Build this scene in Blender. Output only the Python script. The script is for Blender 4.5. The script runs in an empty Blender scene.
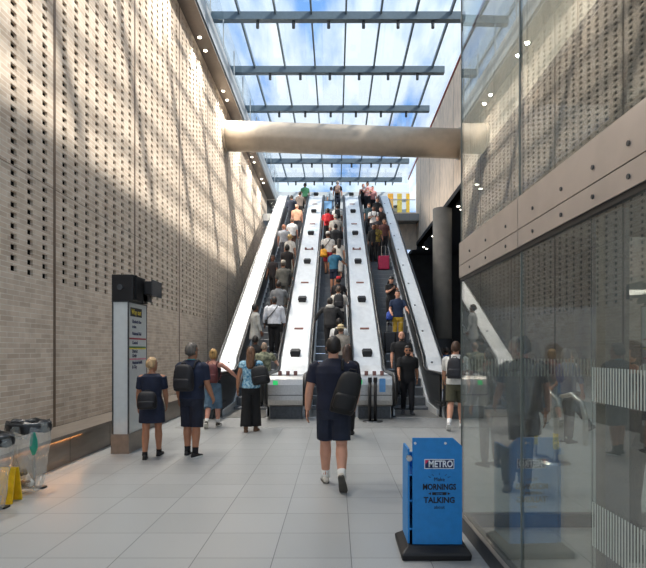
import bpy, bmesh, math, random
from mathutils import Vector, Matrix
PI = math.pi
random.seed(7)
C = bpy.context.scene.collection
scene = bpy.context.scene

# ------------------------------------------------------------------ camera
EYE = 1.6
cam_d = bpy.data.cameras.new('camera')
cam = bpy.data.objects.new('camera', cam_d); C.objects.link(cam)
cam.location = (0, 0, EYE); cam.rotation_euler = (math.radians(90), 0, 0)
cam_d.sensor_fit = 'HORIZONTAL'; cam_d.sensor_width = 36
FPX = 537.0
cam_d.lens = FPX / 646 * 36
cam_d.shift_x = -13 / 646; cam_d.shift_y = 66 / 646
cam_d.clip_end = 400
scene.camera = cam

def P(px, py, Y):
    return Vector(((px - 336) / FPX * Y, Y, EYE + (350 - py) / FPX * Y))

# ------------------------------------------------------------------ view, sky, sun
vs = scene.view_settings
vs.view_transform = 'Standard'; vs.look = 'None'; vs.gamma = 1; vs.use_curve_mapping = False
vs.exposure = 0.3
scene.cycles.max_bounces = 9
scene.cycles.diffuse_bounces = 4
scene.cycles.glossy_bounces = 4
scene.cycles.transparent_max_bounces = 24
scene.cycles.sample_clamp_indirect = 6
scene.cycles.use_denoising = True
scene.cycles.caustics_reflective = False
scene.cycles.caustics_refractive = False

SKY = 1.6
w = bpy.data.worlds.new('sky'); scene.world = w; w.use_nodes = True
nt = w.node_tree; nt.nodes.clear()
def N(t, kind, **kw):
    n = t.nodes.new(kind)
    for k, v in kw.items(): setattr(n, k, v)
    return n
tc = N(nt, 'ShaderNodeTexCoord')
sep = N(nt, 'ShaderNodeSeparateXYZ'); nt.links.new(tc.outputs['Generated'], sep.inputs[0])
mx = N(nt, 'ShaderNodeMath', operation='MAXIMUM'); nt.links.new(sep.outputs[2], mx.inputs[0]); mx.inputs[1].default_value = .06
dx = N(nt, 'ShaderNodeMath', operation='DIVIDE'); nt.links.new(sep.outputs[0], dx.inputs[0]); nt.links.new(mx.outputs[0], dx.inputs[1])
dy = N(nt, 'ShaderNodeMath', operation='DIVIDE'); nt.links.new(sep.outputs[1], dy.inputs[0]); nt.links.new(mx.outputs[0], dy.inputs[1])
cb = N(nt, 'ShaderNodeCombineXYZ'); nt.links.new(dx.outputs[0], cb.inputs[0]); nt.links.new(dy.outputs[0], cb.inputs[1])
mp = N(nt, 'ShaderNodeMapping'); nt.links.new(cb.outputs[0], mp.inputs[0])
mp.inputs['Rotation'].default_value = (0, 0, math.radians(-35)); mp.inputs['Scale'].default_value = (2.3, .55, 1)
mp.inputs['Location'].default_value = (.35, .2, 0)
no = N(nt, 'ShaderNodeTexNoise'); no.inputs['Scale'].default_value = 1.7; no.inputs['Detail'].default_value = 6; no.inputs['Roughness'].default_value = .55
nt.links.new(mp.outputs[0], no.inputs['Vector'])
cr = N(nt, 'ShaderNodeValToRGB'); nt.links.new(no.outputs[0], cr.inputs[0])
cr.color_ramp.elements[0].position = .37; cr.color_ramp.elements[0].color = (.13, .27, .55, 1)
cr.color_ramp.elements[1].position = .53; cr.color_ramp.elements[1].color = (.54, .60, .66, 1)
bg = N(nt, 'ShaderNodeBackground'); nt.links.new(cr.outputs[0], bg.inputs[0]); bg.inputs[1].default_value = SKY
wo = N(nt, 'ShaderNodeOutputWorld'); nt.links.new(bg.outputs[0], wo.inputs[0])

sd = bpy.data.lights.new('sun', 'SUN'); sd.energy = 4.6; sd.angle = math.radians(1.8); sd.color = (1, .92, .83)
so = bpy.data.objects.new('sun', sd); C.objects.link(so)
so.rotation_euler = Vector((-1, .55, -.9)).to_track_quat('-Z', 'Y').to_euler()

# ------------------------------------------------------------------ materials
def lin(c):
    if isinstance(c, str):
        c = [int(c[i:i+2], 16) / 255 for i in (0, 2, 4)]
        c = [x / 12.92 if x <= .04045 else ((x + .055) / 1.055) ** 2.4 for x in c]
    return (c[0], c[1], c[2], 1)
MATS = {}
def mat(name, col, rough=.6, metal=0, var=.12, scale=12, emit=0, bump=0, col2=None, coord='Object', stretch=None, lo=.35, hi=.65):
    if name in MATS: return MATS[name]
    m = bpy.data.materials.new(name); m.use_nodes = True; t = m.node_tree
    b = t.nodes['Principled BSDF']; b.inputs['Roughness'].default_value = rough; b.inputs['Metallic'].default_value = metal
    c = lin(col)
    tcn = N(t, 'ShaderNodeTexCoord'); mpn = N(t, 'ShaderNodeMapping'); t.links.new(tcn.outputs[coord], mpn.inputs[0])
    if stretch: mpn.inputs['Scale'].default_value = stretch
    nn = N(t, 'ShaderNodeTexNoise'); nn.inputs['Scale'].default_value = scale; nn.inputs['Detail'].default_value = 3
    t.links.new(mpn.outputs[0], nn.inputs['Vector'])
    rp = N(t, 'ShaderNodeValToRGB'); t.links.new(nn.outputs[0], rp.inputs[0])
    rp.color_ramp.elements[0].position = lo; rp.color_ramp.elements[1].position = hi
    rp.color_ramp.elements[0].color = tuple(x * (1 - var) for x in c[:3]) + (1,)
    rp.color_ramp.elements[1].color = lin(col2) if col2 else tuple(min(1, x * (1 + var)) for x in c[:3]) + (1,)
    t.links.new(rp.outputs[0], b.inputs['Base Color'])
    if emit:
        b.inputs['Emission Color'].default_value = c; b.inputs['Emission Strength'].default_value = emit
    if bump:
        bn = N(t, 'ShaderNodeBump'); bn.inputs['Strength'].default_value = bump; bn.inputs['Distance'].default_value = .01
        t.links.new(nn.outputs[0], bn.inputs['Height']); t.links.new(bn.outputs[0], b.inputs['Normal'])
    MATS[name] = m
    return m
def glass(name, r0=.045, tint=(.93, .97, .96), rough=0, white=0):
    if name in MATS: return MATS[name]
    m = bpy.data.materials.new(name); m.use_nodes = True; t = m.node_tree
    for n in list(t.nodes): t.nodes.remove(n)
    tr = N(t, 'ShaderNodeBsdfTransparent'); tr.inputs[0].default_value = tint + (1,)
    gl = N(t, 'ShaderNodeBsdfGlossy'); gl.inputs['Roughness'].default_value = rough
    lw = N(t, 'ShaderNodeLayerWeight'); lw.inputs[0].default_value = .5
    pw = N(t, 'ShaderNodeMath', operation='POWER'); pw.inputs[1].default_value = 5; t.links.new(lw.outputs['Facing'], pw.inputs[0])
    ma = N(t, 'ShaderNodeMath', operation='MULTIPLY_ADD'); ma.inputs[1].default_value = 1 - r0; ma.inputs[2].default_value = r0
    t.links.new(pw.outputs[0], ma.inputs[0])
    mixs = N(t, 'ShaderNodeMixShader'); t.links.new(ma.outputs[0], mixs.inputs[0]); t.links.new(tr.outputs[0], mixs.inputs[1]); t.links.new(gl.outputs[0], mixs.inputs[2])
    last = mixs
    if white:
        df = N(t, 'ShaderNodeBsdfDiffuse'); df.inputs[0].default_value = (.8, .85, .83, 1)
        nz = N(t, 'ShaderNodeTexNoise'); nz.inputs['Scale'].default_value = 9
        m3 = N(t, 'ShaderNodeMath', operation='MULTIPLY'); m3.inputs[1].default_value = white * 2; t.links.new(nz.outputs[0], m3.inputs[0])
        m2 = N(t, 'ShaderNodeMixShader'); t.links.new(m3.outputs[0], m2.inputs[0]); t.links.new(mixs.outputs[0], m2.inputs[1]); t.links.new(df.outputs[0], m2.inputs[2]); last = m2
    o = N(t, 'ShaderNodeOutputMaterial'); t.links.new(last.outputs[0], o.inputs[0])
    MATS[name] = m
    return m

def brick_mat():
    m = bpy.data.materials.new('pale_brick'); m.use_nodes = True; t = m.node_tree
    b = t.nodes['Principled BSDF']; b.inputs['Roughness'].default_value = .85
    g = N(t, 'ShaderNodeNewGeometry'); s = N(t, 'ShaderNodeSeparateXYZ'); t.links.new(g.outputs['Position'], s.inputs[0])
    c = N(t, 'ShaderNodeCombineXYZ'); t.links.new(s.outputs[1], c.inputs[0]); t.links.new(s.outputs[2], c.inputs[1])
    br = N(t, 'ShaderNodeTexBrick'); t.links.new(c.outputs[0], br.inputs['Vector'])
    br.inputs['Scale'].default_value = 1; br.inputs['Brick Width'].default_value = .27; br.inputs['Row Height'].default_value = .0707
    br.inputs['Mortar Size'].default_value = .006; br.inputs['Mortar Smooth'].default_value = .3
    br.inputs['Color1'].default_value = lin('cdb9a4'); br.inputs['Color2'].default_value = lin('e6d5c1'); br.inputs['Mortar'].default_value = lin('f0e8dc')
    br.inputs['Bias'].default_value = .15
    nz = N(t, 'ShaderNodeTexNoise'); nz.inputs['Scale'].default_value = 3.2; nz.inputs['Detail'].default_value = 7; t.links.new(c.outputs[0], nz.inputs['Vector'])
    rp = N(t, 'ShaderNodeValToRGB'); t.links.new(nz.outputs[0], rp.inputs[0])
    rp.color_ramp.elements[0].color = (.84, .82, .80, 1); rp.color_ramp.elements[0].position = .35; rp.color_ramp.elements[1].position = .62
    mx = N(t, 'ShaderNodeMix', data_type='RGBA', blend_type='MULTIPLY'); mx.inputs['Factor'].default_value = 1
    t.links.new(br.outputs['Color'], mx.inputs[6]); t.links.new(rp.outputs[0], mx.inputs[7]); t.links.new(mx.outputs[2], b.inputs['Base Color'])
    bn = N(t, 'ShaderNodeBump'); bn.inputs['Strength'].default_value = .4; bn.inputs['Distance'].default_value = .01; bn.invert = True
    t.links.new(br.outputs['Fac'], bn.inputs['Height']); t.links.new(bn.outputs[0], b.inputs['Normal'])
    return m
def floor_mat(name, c1, c2, mortar, bw, rh, ox, oy, rough):
    m = bpy.data.materials.new(name); m.use_nodes = True; t = m.node_tree
    b = t.nodes['Principled BSDF']; b.inputs['Roughness'].default_value = rough
    g = N(t, 'ShaderNodeNewGeometry'); mpn = N(t, 'ShaderNodeMapping'); t.links.new(g.outputs['Position'], mpn.inputs[0]); mpn.inputs['Location'].default_value = (ox, oy, 0)
    br = N(t, 'ShaderNodeTexBrick'); t.links.new(mpn.outputs[0], br.inputs['Vector']); br.offset = 0
    br.inputs['Scale'].default_value = 1; br.inputs['Brick Width'].default_value = bw; br.inputs['Row Height'].default_value = rh
    br.inputs['Mortar Size'].default_value = .0035; br.inputs['Mortar Smooth'].default_value = .1
    br.inputs['Color1'].default_value = lin(c1); br.inputs['Color2'].default_value = lin(c2); br.inputs['Mortar'].default_value = lin(mortar)
    nz = N(t, 'ShaderNodeTexNoise'); nz.inputs['Scale'].default_value = 160; nz.inputs['Detail'].default_value = 2; t.links.new(g.outputs['Position'], nz.inputs['Vector'])
    rp = N(t, 'ShaderNodeValToRGB'); t.links.new(nz.outputs[0], rp.inputs[0]); rp.color_ramp.elements[0].color = (.72, .72, .72, 1); rp.color_ramp.elements[0].position = .35; rp.color_ramp.elements[1].position = .6
    n2 = N(t, 'ShaderNodeTexNoise'); n2.inputs['Scale'].default_value = .8; n2.inputs['Detail'].default_value = 4; t.links.new(g.outputs['Position'], n2.inputs['Vector'])
    r2 = N(t, 'ShaderNodeValToRGB'); t.links.new(n2.outputs[0], r2.inputs[0]); r2.color_ramp.elements[0].color = (.88, .88, .88, 1)
    mx = N(t, 'ShaderNodeMix', data_type='RGBA', blend_type='MULTIPLY'); mx.inputs['Factor'].default_value = 1
    t.links.new(br.outputs['Color'], mx.inputs[6]); t.links.new(rp.outputs[0], mx.inputs[7])
    my = N(t, 'ShaderNodeMix', data_type='RGBA', blend_type='MULTIPLY'); my.inputs['Factor'].default_value = 1
    t.links.new(mx.outputs[2], my.inputs[6]); t.links.new(r2.outputs[0], my.inputs[7]); t.links.new(my.outputs[2], b.inputs['Base Color'])
    return m

BRICK = brick_mat()
HOLE = mat('hole_back', '15110f', .9, var=.3)
FLOOR = floor_mat('floor_tile', 'a8abab', 'b1b4b4', '606364', .6, .563, -.117, -.19, .34)
STONE = mat('stone_panel', 'f2dfca', .75, var=.12, scale=5, stretch=(1, 1, .4))
STEEL = mat('brushed_steel', 'b4b1ac', .32, .85, var=.08, scale=30, stretch=(1, .1, 1))
DECK = mat('deck_steel', 'd6dadc', .38, .35, var=.05, scale=6, stretch=(1, .3, 1))
DSTEEL = mat('dark_steel', '4c4f52', .4, .7, var=.15, scale=20)
PLINTH = mat('plinth_steel', '8a8178', .4, .5, var=.1, scale=10, stretch=(1, .2, 1))
BRONZE = mat('bronze_joint', '7d6a5a', .5, .4)
TUBE = mat('beam_metal', 'b3a899', .4, .35, var=.06, scale=4)
BLUEG = mat('roof_beam_paint', '5d6e7a', .5, .2, var=.06)
BLACK = mat('black_plastic', '0a0a0d', .5, var=.2)
RUBBER = mat('black_rubber', '101113', .38, var=.15)
FASC = mat('fascia_metal', 'b4b9bb', .4, .3, var=.04)
WHITEP = mat('white_panel', 'd5dadb', .55, var=.03)
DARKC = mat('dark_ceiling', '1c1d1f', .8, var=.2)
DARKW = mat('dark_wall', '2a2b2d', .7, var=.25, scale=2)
ROOFG = glass('roof_glass', .03, (.97, .99, 1.0))
PANE = glass('box_glass', .13, (.87, .89, .86), white=.035)
CLEAR = glass('clear_glass', .04, (.93, .97, .98))
LAMP = mat('lamp_face', 'fff4e0', .4, emit=14, var=0)

# ------------------------------------------------------------------ mesh building
class MB:
    def __init__(s): s.v = []; s.f = []; s.m = []
    def add(s, vs, fs, mi=0):
        o = len(s.v); s.v += [tuple(x) for x in vs]; s.f += [tuple(i + o for i in f) for f in fs]; s.m += [mi] * len(fs); return s
    def box(s, x0, x1, y0, y1, z0, z1, mi=0):
        v = [(x, y, z) for z in (z0, z1) for y in (y0, y1) for x in (x0, x1)]
        return s.add(v, [(0, 2, 3, 1), (4, 5, 7, 6), (0, 1, 5, 4), (2, 6, 7, 3), (0, 4, 6, 2), (1, 3, 7, 5)], mi)
    def prism_x(s, poly, x0, x1, mi=0):      # poly in (y,z)
        n = len(poly); v = [(x0, y, z) for y, z in poly] + [(x1, y, z) for y, z in poly]
        return s.add(v, [tuple(range(n)), tuple(range(2 * n - 1, n - 1, -1))] + [(i, i + n, (i + 1) % n + n, (i + 1) % n) for i in range(n)], mi)
    def prism_y(s, poly, y0, y1, mi=0):      # poly in (x,z)
        n = len(poly); v = [(x, y0, z) for x, z in poly] + [(x, y1, z) for x, z in poly]
        return s.add(v, [tuple(range(n)), tuple(range(2 * n - 1, n - 1, -1))] + [(i, i + n, (i + 1) % n + n, (i + 1) % n) for i in range(n)], mi)
    def prism_z(s, poly, z0, z1, mi=0):
        n = len(poly); v = [(x, y, z0) for x, y in poly] + [(x, y, z1) for x, y in poly]
        return s.add(v, [tuple(range(n)), tuple(range(2 * n - 1, n - 1, -1))] + [(i, i + n, (i + 1) % n + n, (i + 1) % n) for i in range(n)], mi)
    def rings(s, rs, mi=0, cap=True):        # rs: list of lists of points
        n = len(rs[0]); v = [p for r in rs for p in r]; f = []
        for k in range(len(rs) - 1):
            for i in range(n):
                j = (i + 1) % n; f.append((k * n + i, k * n + j, (k + 1) * n + j, (k + 1) * n + i))
        if cap: f.append(tuple(range(n - 1, -1, -1))); f.append(tuple((len(rs) - 1) * n + i for i in range(n)))
        return s.add(v, f, mi)
    def tube(s, pts, r, n=8, mi=0, cap=True):
        pts = [Vector(p) for p in pts]; rs = []; u = None
        for i, p in enumerate(pts):
            t = (pts[min(i + 1, len(pts) - 1)] - pts[max(i - 1, 0)]).normalized()
            if u is None: u = t.orthogonal().normalized()
            u = (u - t * u.dot(t)).normalized(); w_ = t.cross(u)
            rr = r[i] if isinstance(r, (list, tuple)) else r
            rs.append([p + (u * math.cos(a) + w_ * math.sin(a)) * rr for a in [2 * PI * k / n for k in range(n)]])
        return s.rings(rs, mi, cap)
    def cyl(s, x, y, z0, z1, r, n=16, mi=0, r1=None):
        r1 = r if r1 is None else r1
        return s.rings([[(x + q * math.cos(2 * PI * k / n), y + q * math.sin(2 * PI * k / n), z) for k in range(n)] for z, q in ((z0, r), (z1, r1))], mi)
    def ell(s, c, rx, ry, rz, nu=12, nv=8, mi=0, M=None, fn=None, pw=1):
        c = Vector(c); rs = []
        for j in range(nv + 1):
            th = PI * (j + (.04 if j == 0 else -.04 if j == nv else 0)) / nv; ring = []
            for k in range(nu):
                a = 2 * PI * k / nu; d = Vector((math.sin(th) * math.cos(a), math.sin(th) * math.sin(a), -math.cos(th)))
                q = Vector([math.copysign(abs(x) ** pw, x) for x in d]); kf = fn(d) if fn else 1
                p = Vector((q.x * rx, q.y * ry, q.z * rz)) * kf
                if M: p = M @ p
                ring.append(c + p)
            rs.append(ring)
        return s.rings(rs, mi)
    def mesh(s, name, mats, smooth=False, origin=(0, 0, 0)):
        me = bpy.data.meshes.new(name); ox, oy, oz = origin
        me.from_pydata([(x - ox, y - oy, z - oz) for x, y, z in s.v], [], s.f)
        for m in (mats if isinstance(mats, (list, tuple)) else [mats]): me.materials.append(m)
        me.polygons.foreach_set('material_index', s.m)
        bm = bmesh.new(); bm.from_mesh(me); bmesh.ops.recalc_face_normals(bm, faces=bm.faces); bm.to_mesh(me); bm.free()
        if smooth: me.shade_smooth()
        return me
    def build(s, name, mats, parent=None, smooth=False, origin=None, bevel=0):
        if origin is None: origin = tuple(parent.location) if (parent is not None and parent.get('_w')) else (0, 0, 0)
        o = bpy.data.objects.new(name, s.mesh(name, mats, smooth, origin)); C.objects.link(o)
        if parent is not None: o.parent = parent
        else: o.location = origin
        if bevel:
            b = o.modifiers.new('b', 'BEVEL'); b.width = bevel; b.segments = 2; b.limit_method = 'ANGLE'
        return o
def tag(o, label, cat, group=None, kind=None):
    o['label'] = label; o['category'] = cat
    if group: o['group'] = group
    if kind: o['kind'] = kind
    return o
def thing(name, loc, label, cat, group=None):
    o = bpy.data.objects.new(name, None); C.objects.link(o); o.location = loc; o.empty_display_size = .1; o['_w'] = 1
    return tag(o, label, cat, group)
def struct(name, mb, m, label, cat, smooth=False, bevel=0):
    o = mb.build(name, m, smooth=smooth, bevel=bevel); return tag(o, label, cat, kind='structure')
def text(body, size, M, m, parent, name='lettering', off=0, ext=.001, align='CENTER', sx=1):
    cu = bpy.data.curves.new(name, 'FONT'); cu.body = body; cu.size = size; cu.extrude = ext; cu.offset = off
    cu.align_x = align; cu.align_y = 'CENTER'; cu.resolution_u = 3
    o = bpy.data.objects.new(name, cu); C.objects.link(o)
    dg = bpy.context.evaluated_depsgraph_get(); me = bpy.data.meshes.new_from_object(o.evaluated_get(dg)); bpy.data.objects.remove(o); bpy.data.curves.remove(cu)
    me.transform(M @ Matrix.Diagonal((sx, 1, 1, 1))); me.materials.clear(); me.materials.append(m)
    if parent is not None and parent.get('_w'): me.transform(Matrix.Translation(-parent.location))
    ob = bpy.data.objects.new(name, me); C.objects.link(ob); ob.parent = parent
    return ob
def Mface(x, y, z, facing='-Y'):
    base = Matrix.Rotation(PI / 2, 4, 'X')
    if facing == '+X': base = Matrix.Rotation(PI / 2, 4, 'Z') @ base
    return Matrix.Translation((x, y, z)) @ base

# ------------------------------------------------------------------ setting
WL, WR, ZR = -4.3, 4.87, 13.1          # left wall, right wall, roof height
ZS, ZF = 11.06, 11.8                   # soffit, top of fascia
struct('floor', MB().box(-4.4, 16, -4, 36, -.2, 0), FLOOR, 'pale grey speckled tile floor of the concourse', 'floor')

# left wall: brick panels between bronze joints, perforated above
HW, HH, PZ = .068, .039, .1414
joints = [8.2 + 3.27 * k for k in range(-3, 9)]
ZB, ZP = .43, 2.62
wb = MB(); jb = MB()
def quad(y0, y1, z0, z1, x=WL, mi=0):
    wb.add([(x, y0, z0), (x, y1, z0), (x, y1, z1), (x, y0, z1)], [(0, 1, 2, 3)], mi)
for k in range(len(joints) - 1):
    a, b = joints[k] + .035, joints[k + 1] - .035
    if k == len(joints) - 2: b = 33.4
    quad(a, b, ZB, ZP)
    cols = [joints[k] + .31 + .385 * i for i in range(8)]
    y = a
    for cY in cols:
        if cY + HW > b: break
        quad(y, cY - HW, ZP, ZS); z = ZP
        while z + .14 < ZS:
            z0, z1 = z + .0314, z + .0314 + 2 * HH
            quad(cY - HW, cY + HW, z, z0)
            x1 = WL - .04
            wb.add([(WL, cY - HW, z0), (WL, cY + HW, z0), (WL, cY + HW, z1), (WL, cY - HW, z1), (x1, cY - HW, z0), (x1, cY + HW, z0), (x1, cY + HW, z1), (x1, cY - HW, z1)],
                   [(0, 1, 5, 4), (1, 2, 6, 5), (2, 3, 7, 6), (3, 0, 4, 7)], 0)
            x2 = WL - .3
            wb.add([(x1, cY - HW, z0), (x1, cY + HW, z0), (x1, cY + HW, z1), (x1, cY - HW, z1), (x2, cY - HW, z0), (x2, cY + HW, z0), (x2, cY + HW, z1), (x2, cY - HW, z1)],
                   [(0, 1, 5, 4), (1, 2, 6, 5), (2, 3, 7, 6), (3, 0, 4, 7), (4, 5, 6, 7)], 1)
            quad(cY - HW, cY + HW, z1, z + PZ); z += PZ
        quad(cY - HW, cY + HW, z, ZS); y = cY + HW
    quad(y, b, ZP, ZS)
me = bpy.data.meshes.new('wall_left'); me.from_pydata(wb.v, [], wb.f); me.materials.append(BRICK); me.materials.append(HOLE); me.polygons.foreach_set('material_index', wb.m)
wl = bpy.data.objects.new('wall_left', me); C.objects.link(wl)
tag(wl, 'tall pale brick wall with columns of square openings on the left', 'wall', kind='structure')
for k, jy in enumerate(joints[:-1]):
    jb.box(WL - .05, WL + .004, jy - .035, jy + .035, ZB, ZS)
for zz in (4.05, 7.6):
    for k in range(len(joints) - 1): jb.box(WL - .02, WL + .002, joints[k] + .04, joints[k + 1] - .04, zz, zz + .008)
struct('trim_1', jb, BRONZE, 'bronze movement joints running up the left brick wall', 'trim')
struct('wall_backing', MB().box(WL - .5, WL - .31, -2, 33.4, 0, ZS), DARKW, 'dark backing behind the perforated bricks', 'wall')
# plinth
pb = MB()
pb.prism_y([(WL, 0), (-3.79, 0), (-3.79, .36), (-3.74, .37), (-3.74, .425), (WL, .425)], -2, 14.2)
struct('baseboard_left', pb, PLINTH, 'brushed metal plinth with a ledge along the brick wall', 'plinth')
gb = MB()
for k in range(12): gb.box(-3.7895, -3.787, -1.8 + 1.35 * k, -1.794 + 1.35 * k, 0, .36)
struct('trim_2', gb, BLACK, 'dark vertical joints in the metal plinth', 'trim')
led = tag(MB().box(-3.7895, -3.783, 4.2, 8.0, .3565, .3605).build('light_strip', mat('led_warm', 'ffb060', emit=38, var=0)), 'warm light strip under the plinth ledge by the bins', 'light')

# soffit, fascia, upstand, roof
ROOFY0, ROOFY1 = 2.0, 37.2
struct('ceiling_left', MB().box(WL - .3, -3.81, -2, 36, ZS, ZS + .12), mat('soffit_metal', '6e6660', .45, .5, var=.05), 'brown metal soffit strip with downlights above the brick wall', 'ceiling')
struct('trim_3', MB().box(-3.83, -3.81, -2, 36, ZS - .02, ZF), FASC, 'light grey fascia along the left edge of the skylight', 'trim')
struct('window_8', MB().box(-3.825, -3.815, 2, 36, ZF, ZR - .02), CLEAR, 'clear glass upstand between fascia and skylight on the left', 'window')
ub = MB()
for k in range(18): ub.box(-3.835, -3.80, 3 + 1.9 * k, 3.03 + 1.9 * k, ZF, ZR - .3)
struct('trim_4', ub, FASC, 'thin vertical joints of the left glass upstand', 'trim')
struct('window_7', MB().box(-4.7, WR + .1, ROOFY0 - 4, ROOFY1, ZR + .02, ZR + .04), ROOFG, 'glass roof of the skylight with blue sky and cloud beyond', 'skylight')
struct('ceiling_near', MB().box(-4.7, 5, -4, -2.1, ZR, ZR + .2), FASC, 'roof edge over the concourse entrance', 'ceiling')
beamY = [18.35 + 3.5 * k for k in range(-4, 6)]
for i, by in enumerate(beamY):
    o = MB().box(-4.3, 4.4, by - .12, by + .12, ZR - .26, ZR - .0).build('roof_beam', BLUEG)
    tag(o, 'blue grey steel cross beam of the skylight' + (', ' + ['nearest in view at the top edge', 'second from the top edge', 'third, just above the big round beam', 'fourth, hidden behind the big round beam', 'fifth, first below the big round beam', 'farthest, over the escalator landing'][i - 4] if i >= 4 else ', above and behind the view'), 'beam', 'skylight cross beams', 'structure')
mul = MB()
for x in (-4.25, -3.29, -2.06, -.84, .34, 1.53, 2.72, 3.9):
    mul.box(x - .03, x + .03, ROOFY0 - 4, ROOFY1, ZR - .10, ZR + .06)
struct('trim_5', mul, BLUEG, 'thin dark glazing bars running the length of the skylight', 'trim')
spot0 = None
for i, by in enumerate(beamY):
    if i < 4 or i == 7: continue
    for j, x in enumerate((-2.68, -1.45, -.25, .94, 2.12, 3.31)):
        if spot0 is None:
            spot0 = MB().cyl(0, 0, -.24, 0, .055, 12).build('spotlight', DSTEEL); o = spot0
        else:
            o = spot0.copy(); C.objects.link(o)
        o.location = (x, by + .0, ZR - .26)
        row = {4: 'nearest beam at the top edge', 5: 'second beam', 6: 'third beam, just above the round beam', 8: 'first beam below the round beam', 9: 'farthest beam'}[i]
        tag(o, 'small dark spotlight under the ' + row + ', ' + ['leftmost', 'second from left', 'third from left', 'third from right', 'second from right', 'rightmost'][j], 'spotlight', 'spotlights under the skylight beams')
# right high wall
rb = MB(); rb.box(WR, WR + .3, -4, 32.7, 7.9, ZR + .1)
struct('wall_right', rb, STONE, 'high beige stone wall above the dark opening on the right', 'wall')
rj = MB()
for k in range(10): rj.box(WR - .004, WR, 30.9 - 2.87 * k - .015, 30.9 - 2.87 * k + .015, 7.9, ZR)
struct('trim_6', rj, BRONZE, 'dark vertical joints in the beige stone wall', 'trim')
struct('trim_7', MB().box(WR - .05, WR, 4.95, 36, ZR - .10, ZR - .02), mat('red_strip', '8c3a30', .6), 'dark red strip along the top of the stone wall', 'trim')
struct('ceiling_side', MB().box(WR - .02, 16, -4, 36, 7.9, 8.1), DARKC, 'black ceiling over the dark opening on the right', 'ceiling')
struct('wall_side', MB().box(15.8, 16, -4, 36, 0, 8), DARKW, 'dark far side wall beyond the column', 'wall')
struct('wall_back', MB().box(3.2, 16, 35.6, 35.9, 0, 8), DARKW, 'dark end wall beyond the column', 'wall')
struct('wall_panel', MB().box(3.05, WR, 32.4, 32.7, 7.7, 9.9).box(3.62, 3.64, 32.39, 32.4, 7.7, 9.55, 1).box(3.05, WR, 32.39, 32.4, 9.55, 9.57, 1), [STONE, BRONZE], 'beige stone panel facing the hall beside the escalator top', 'wall')
# upper landing and far end
struct('floor_upper', MB().box(-4.3, WR, 31.5, 38, 9.2, 9.6), FLOOR, 'upper landing at the top of the escalators', 'floor')
struct('wall_far', MB().box(-4.5, WR + .2, 37.2, 37.4, 9.6, 12.55), WHITEP, 'pale end wall under the far edge of the skylight', 'wall')
struct('trim_8', MB().box(-4.4, WR + .2, 37.1, 37.2, 12.0, 12.06).box(-4.4, WR + .2, 37.1, 37.2, 11.3, 11.33), FASC, 'horizontal rails on the pale end wall', 'trim')
struct('window_9', MB().box(-4.5, WR + .2, 37.25, 37.27, 12.55, ZR), CLEAR, 'clerestory glass strip above the pale end wall', 'window')
wl2 = MB().box(WL - .2, WL, 33.4, 37, 0, ZS)
struct('wall_recess', wl2, DARKW, 'dark recess at the far end of the brick wall', 'wall')
# glass balustrades on upper landing
for x0, x1, lab in ((-4.2, -3.4, 'left of the escalator tops'), (3.1, 4.8, 'right of the escalator tops')):
    r = thing('glass_balustrade', ((x0 + x1) / 2, 32.5, 9.6), 'clear glass balustrade on the upper landing, ' + lab, 'balustrade', 'landing balustrades')
    MB().box(x0, x1, 32.45, 32.47, 9.6, 10.65).build('glass_panel', CLEAR, r)
    MB().tube([(x0, 32.46, 10.68), (x1, 32.46, 10.68)], .025).build('top_rail', STEEL, r)
for x, w_, lab, cc in ((3.45, .34, 'tall amber poster board behind the landing balustrade, left of the ticket barrier', 'd9a23a'), (5.0 - .45, .22, 'narrow yellow panel behind the landing balustrade, beside the stone wall', 'd8b030'), (4.0 + .02, .3, 'yellow and grey striped barrier panel behind the landing balustrade', 'c9b24a')):
    r = thing('yellow_panel', (x, 34, 9.6), lab, 'panel', 'yellow panels on the upper landing')
    MB().box(x - w_ / 2, x + w_ / 2, 33.97, 34.03, 9.65, 11.5).build('board', mat('yel' + cc, cc, .6, var=.25, scale=3), r)
    MB().box(x - w_ / 2 + .02, x + w_ / 2 - .02, 33.92, 34.08, 9.6, 9.65).build('base', DSTEEL, r)
r = thing('ticket_machine', (3.78, 34.6, 9.6), 'white ticket kiosk with grey panels seen through the landing balustrade', 'kiosk')
MB().box(3.55, 4.0, 34.4, 34.8, 9.6, 11.2).build('cabinet', WHITEP, r)
MB().box(3.6, 3.95, 34.37, 34.4, 10.2, 10.45).box(3.6, 3.95, 34.37, 34.4, 10.7, 10.85).build('screen', DSTEEL, r)

# round beam across the hall
yb = 20.75
r = thing('round_beam', (-4.3, yb, 9.8), 'huge round bronze grey tubular beam spanning the hall above the escalators', 'beam')
MB().tube([(WL - .05, yb, 9.86), (-3, yb + .02, 9.84), (2, yb + .2, 9.74), (WR + .1, yb + .3, 9.68)], .56, 40).build('tube', TUBE, r, smooth=True)
for fx in (WL + .06, WR - .05): MB().tube([(fx - .03, yb + (0 if fx < 0 else .3), 9.86 if fx < 0 else 9.68), (fx + .03, yb + (0 if fx < 0 else .3), 9.86 if fx < 0 else 9.68)], .60, 40).build('end_flange', TUBE, r, smooth=False)

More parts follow.
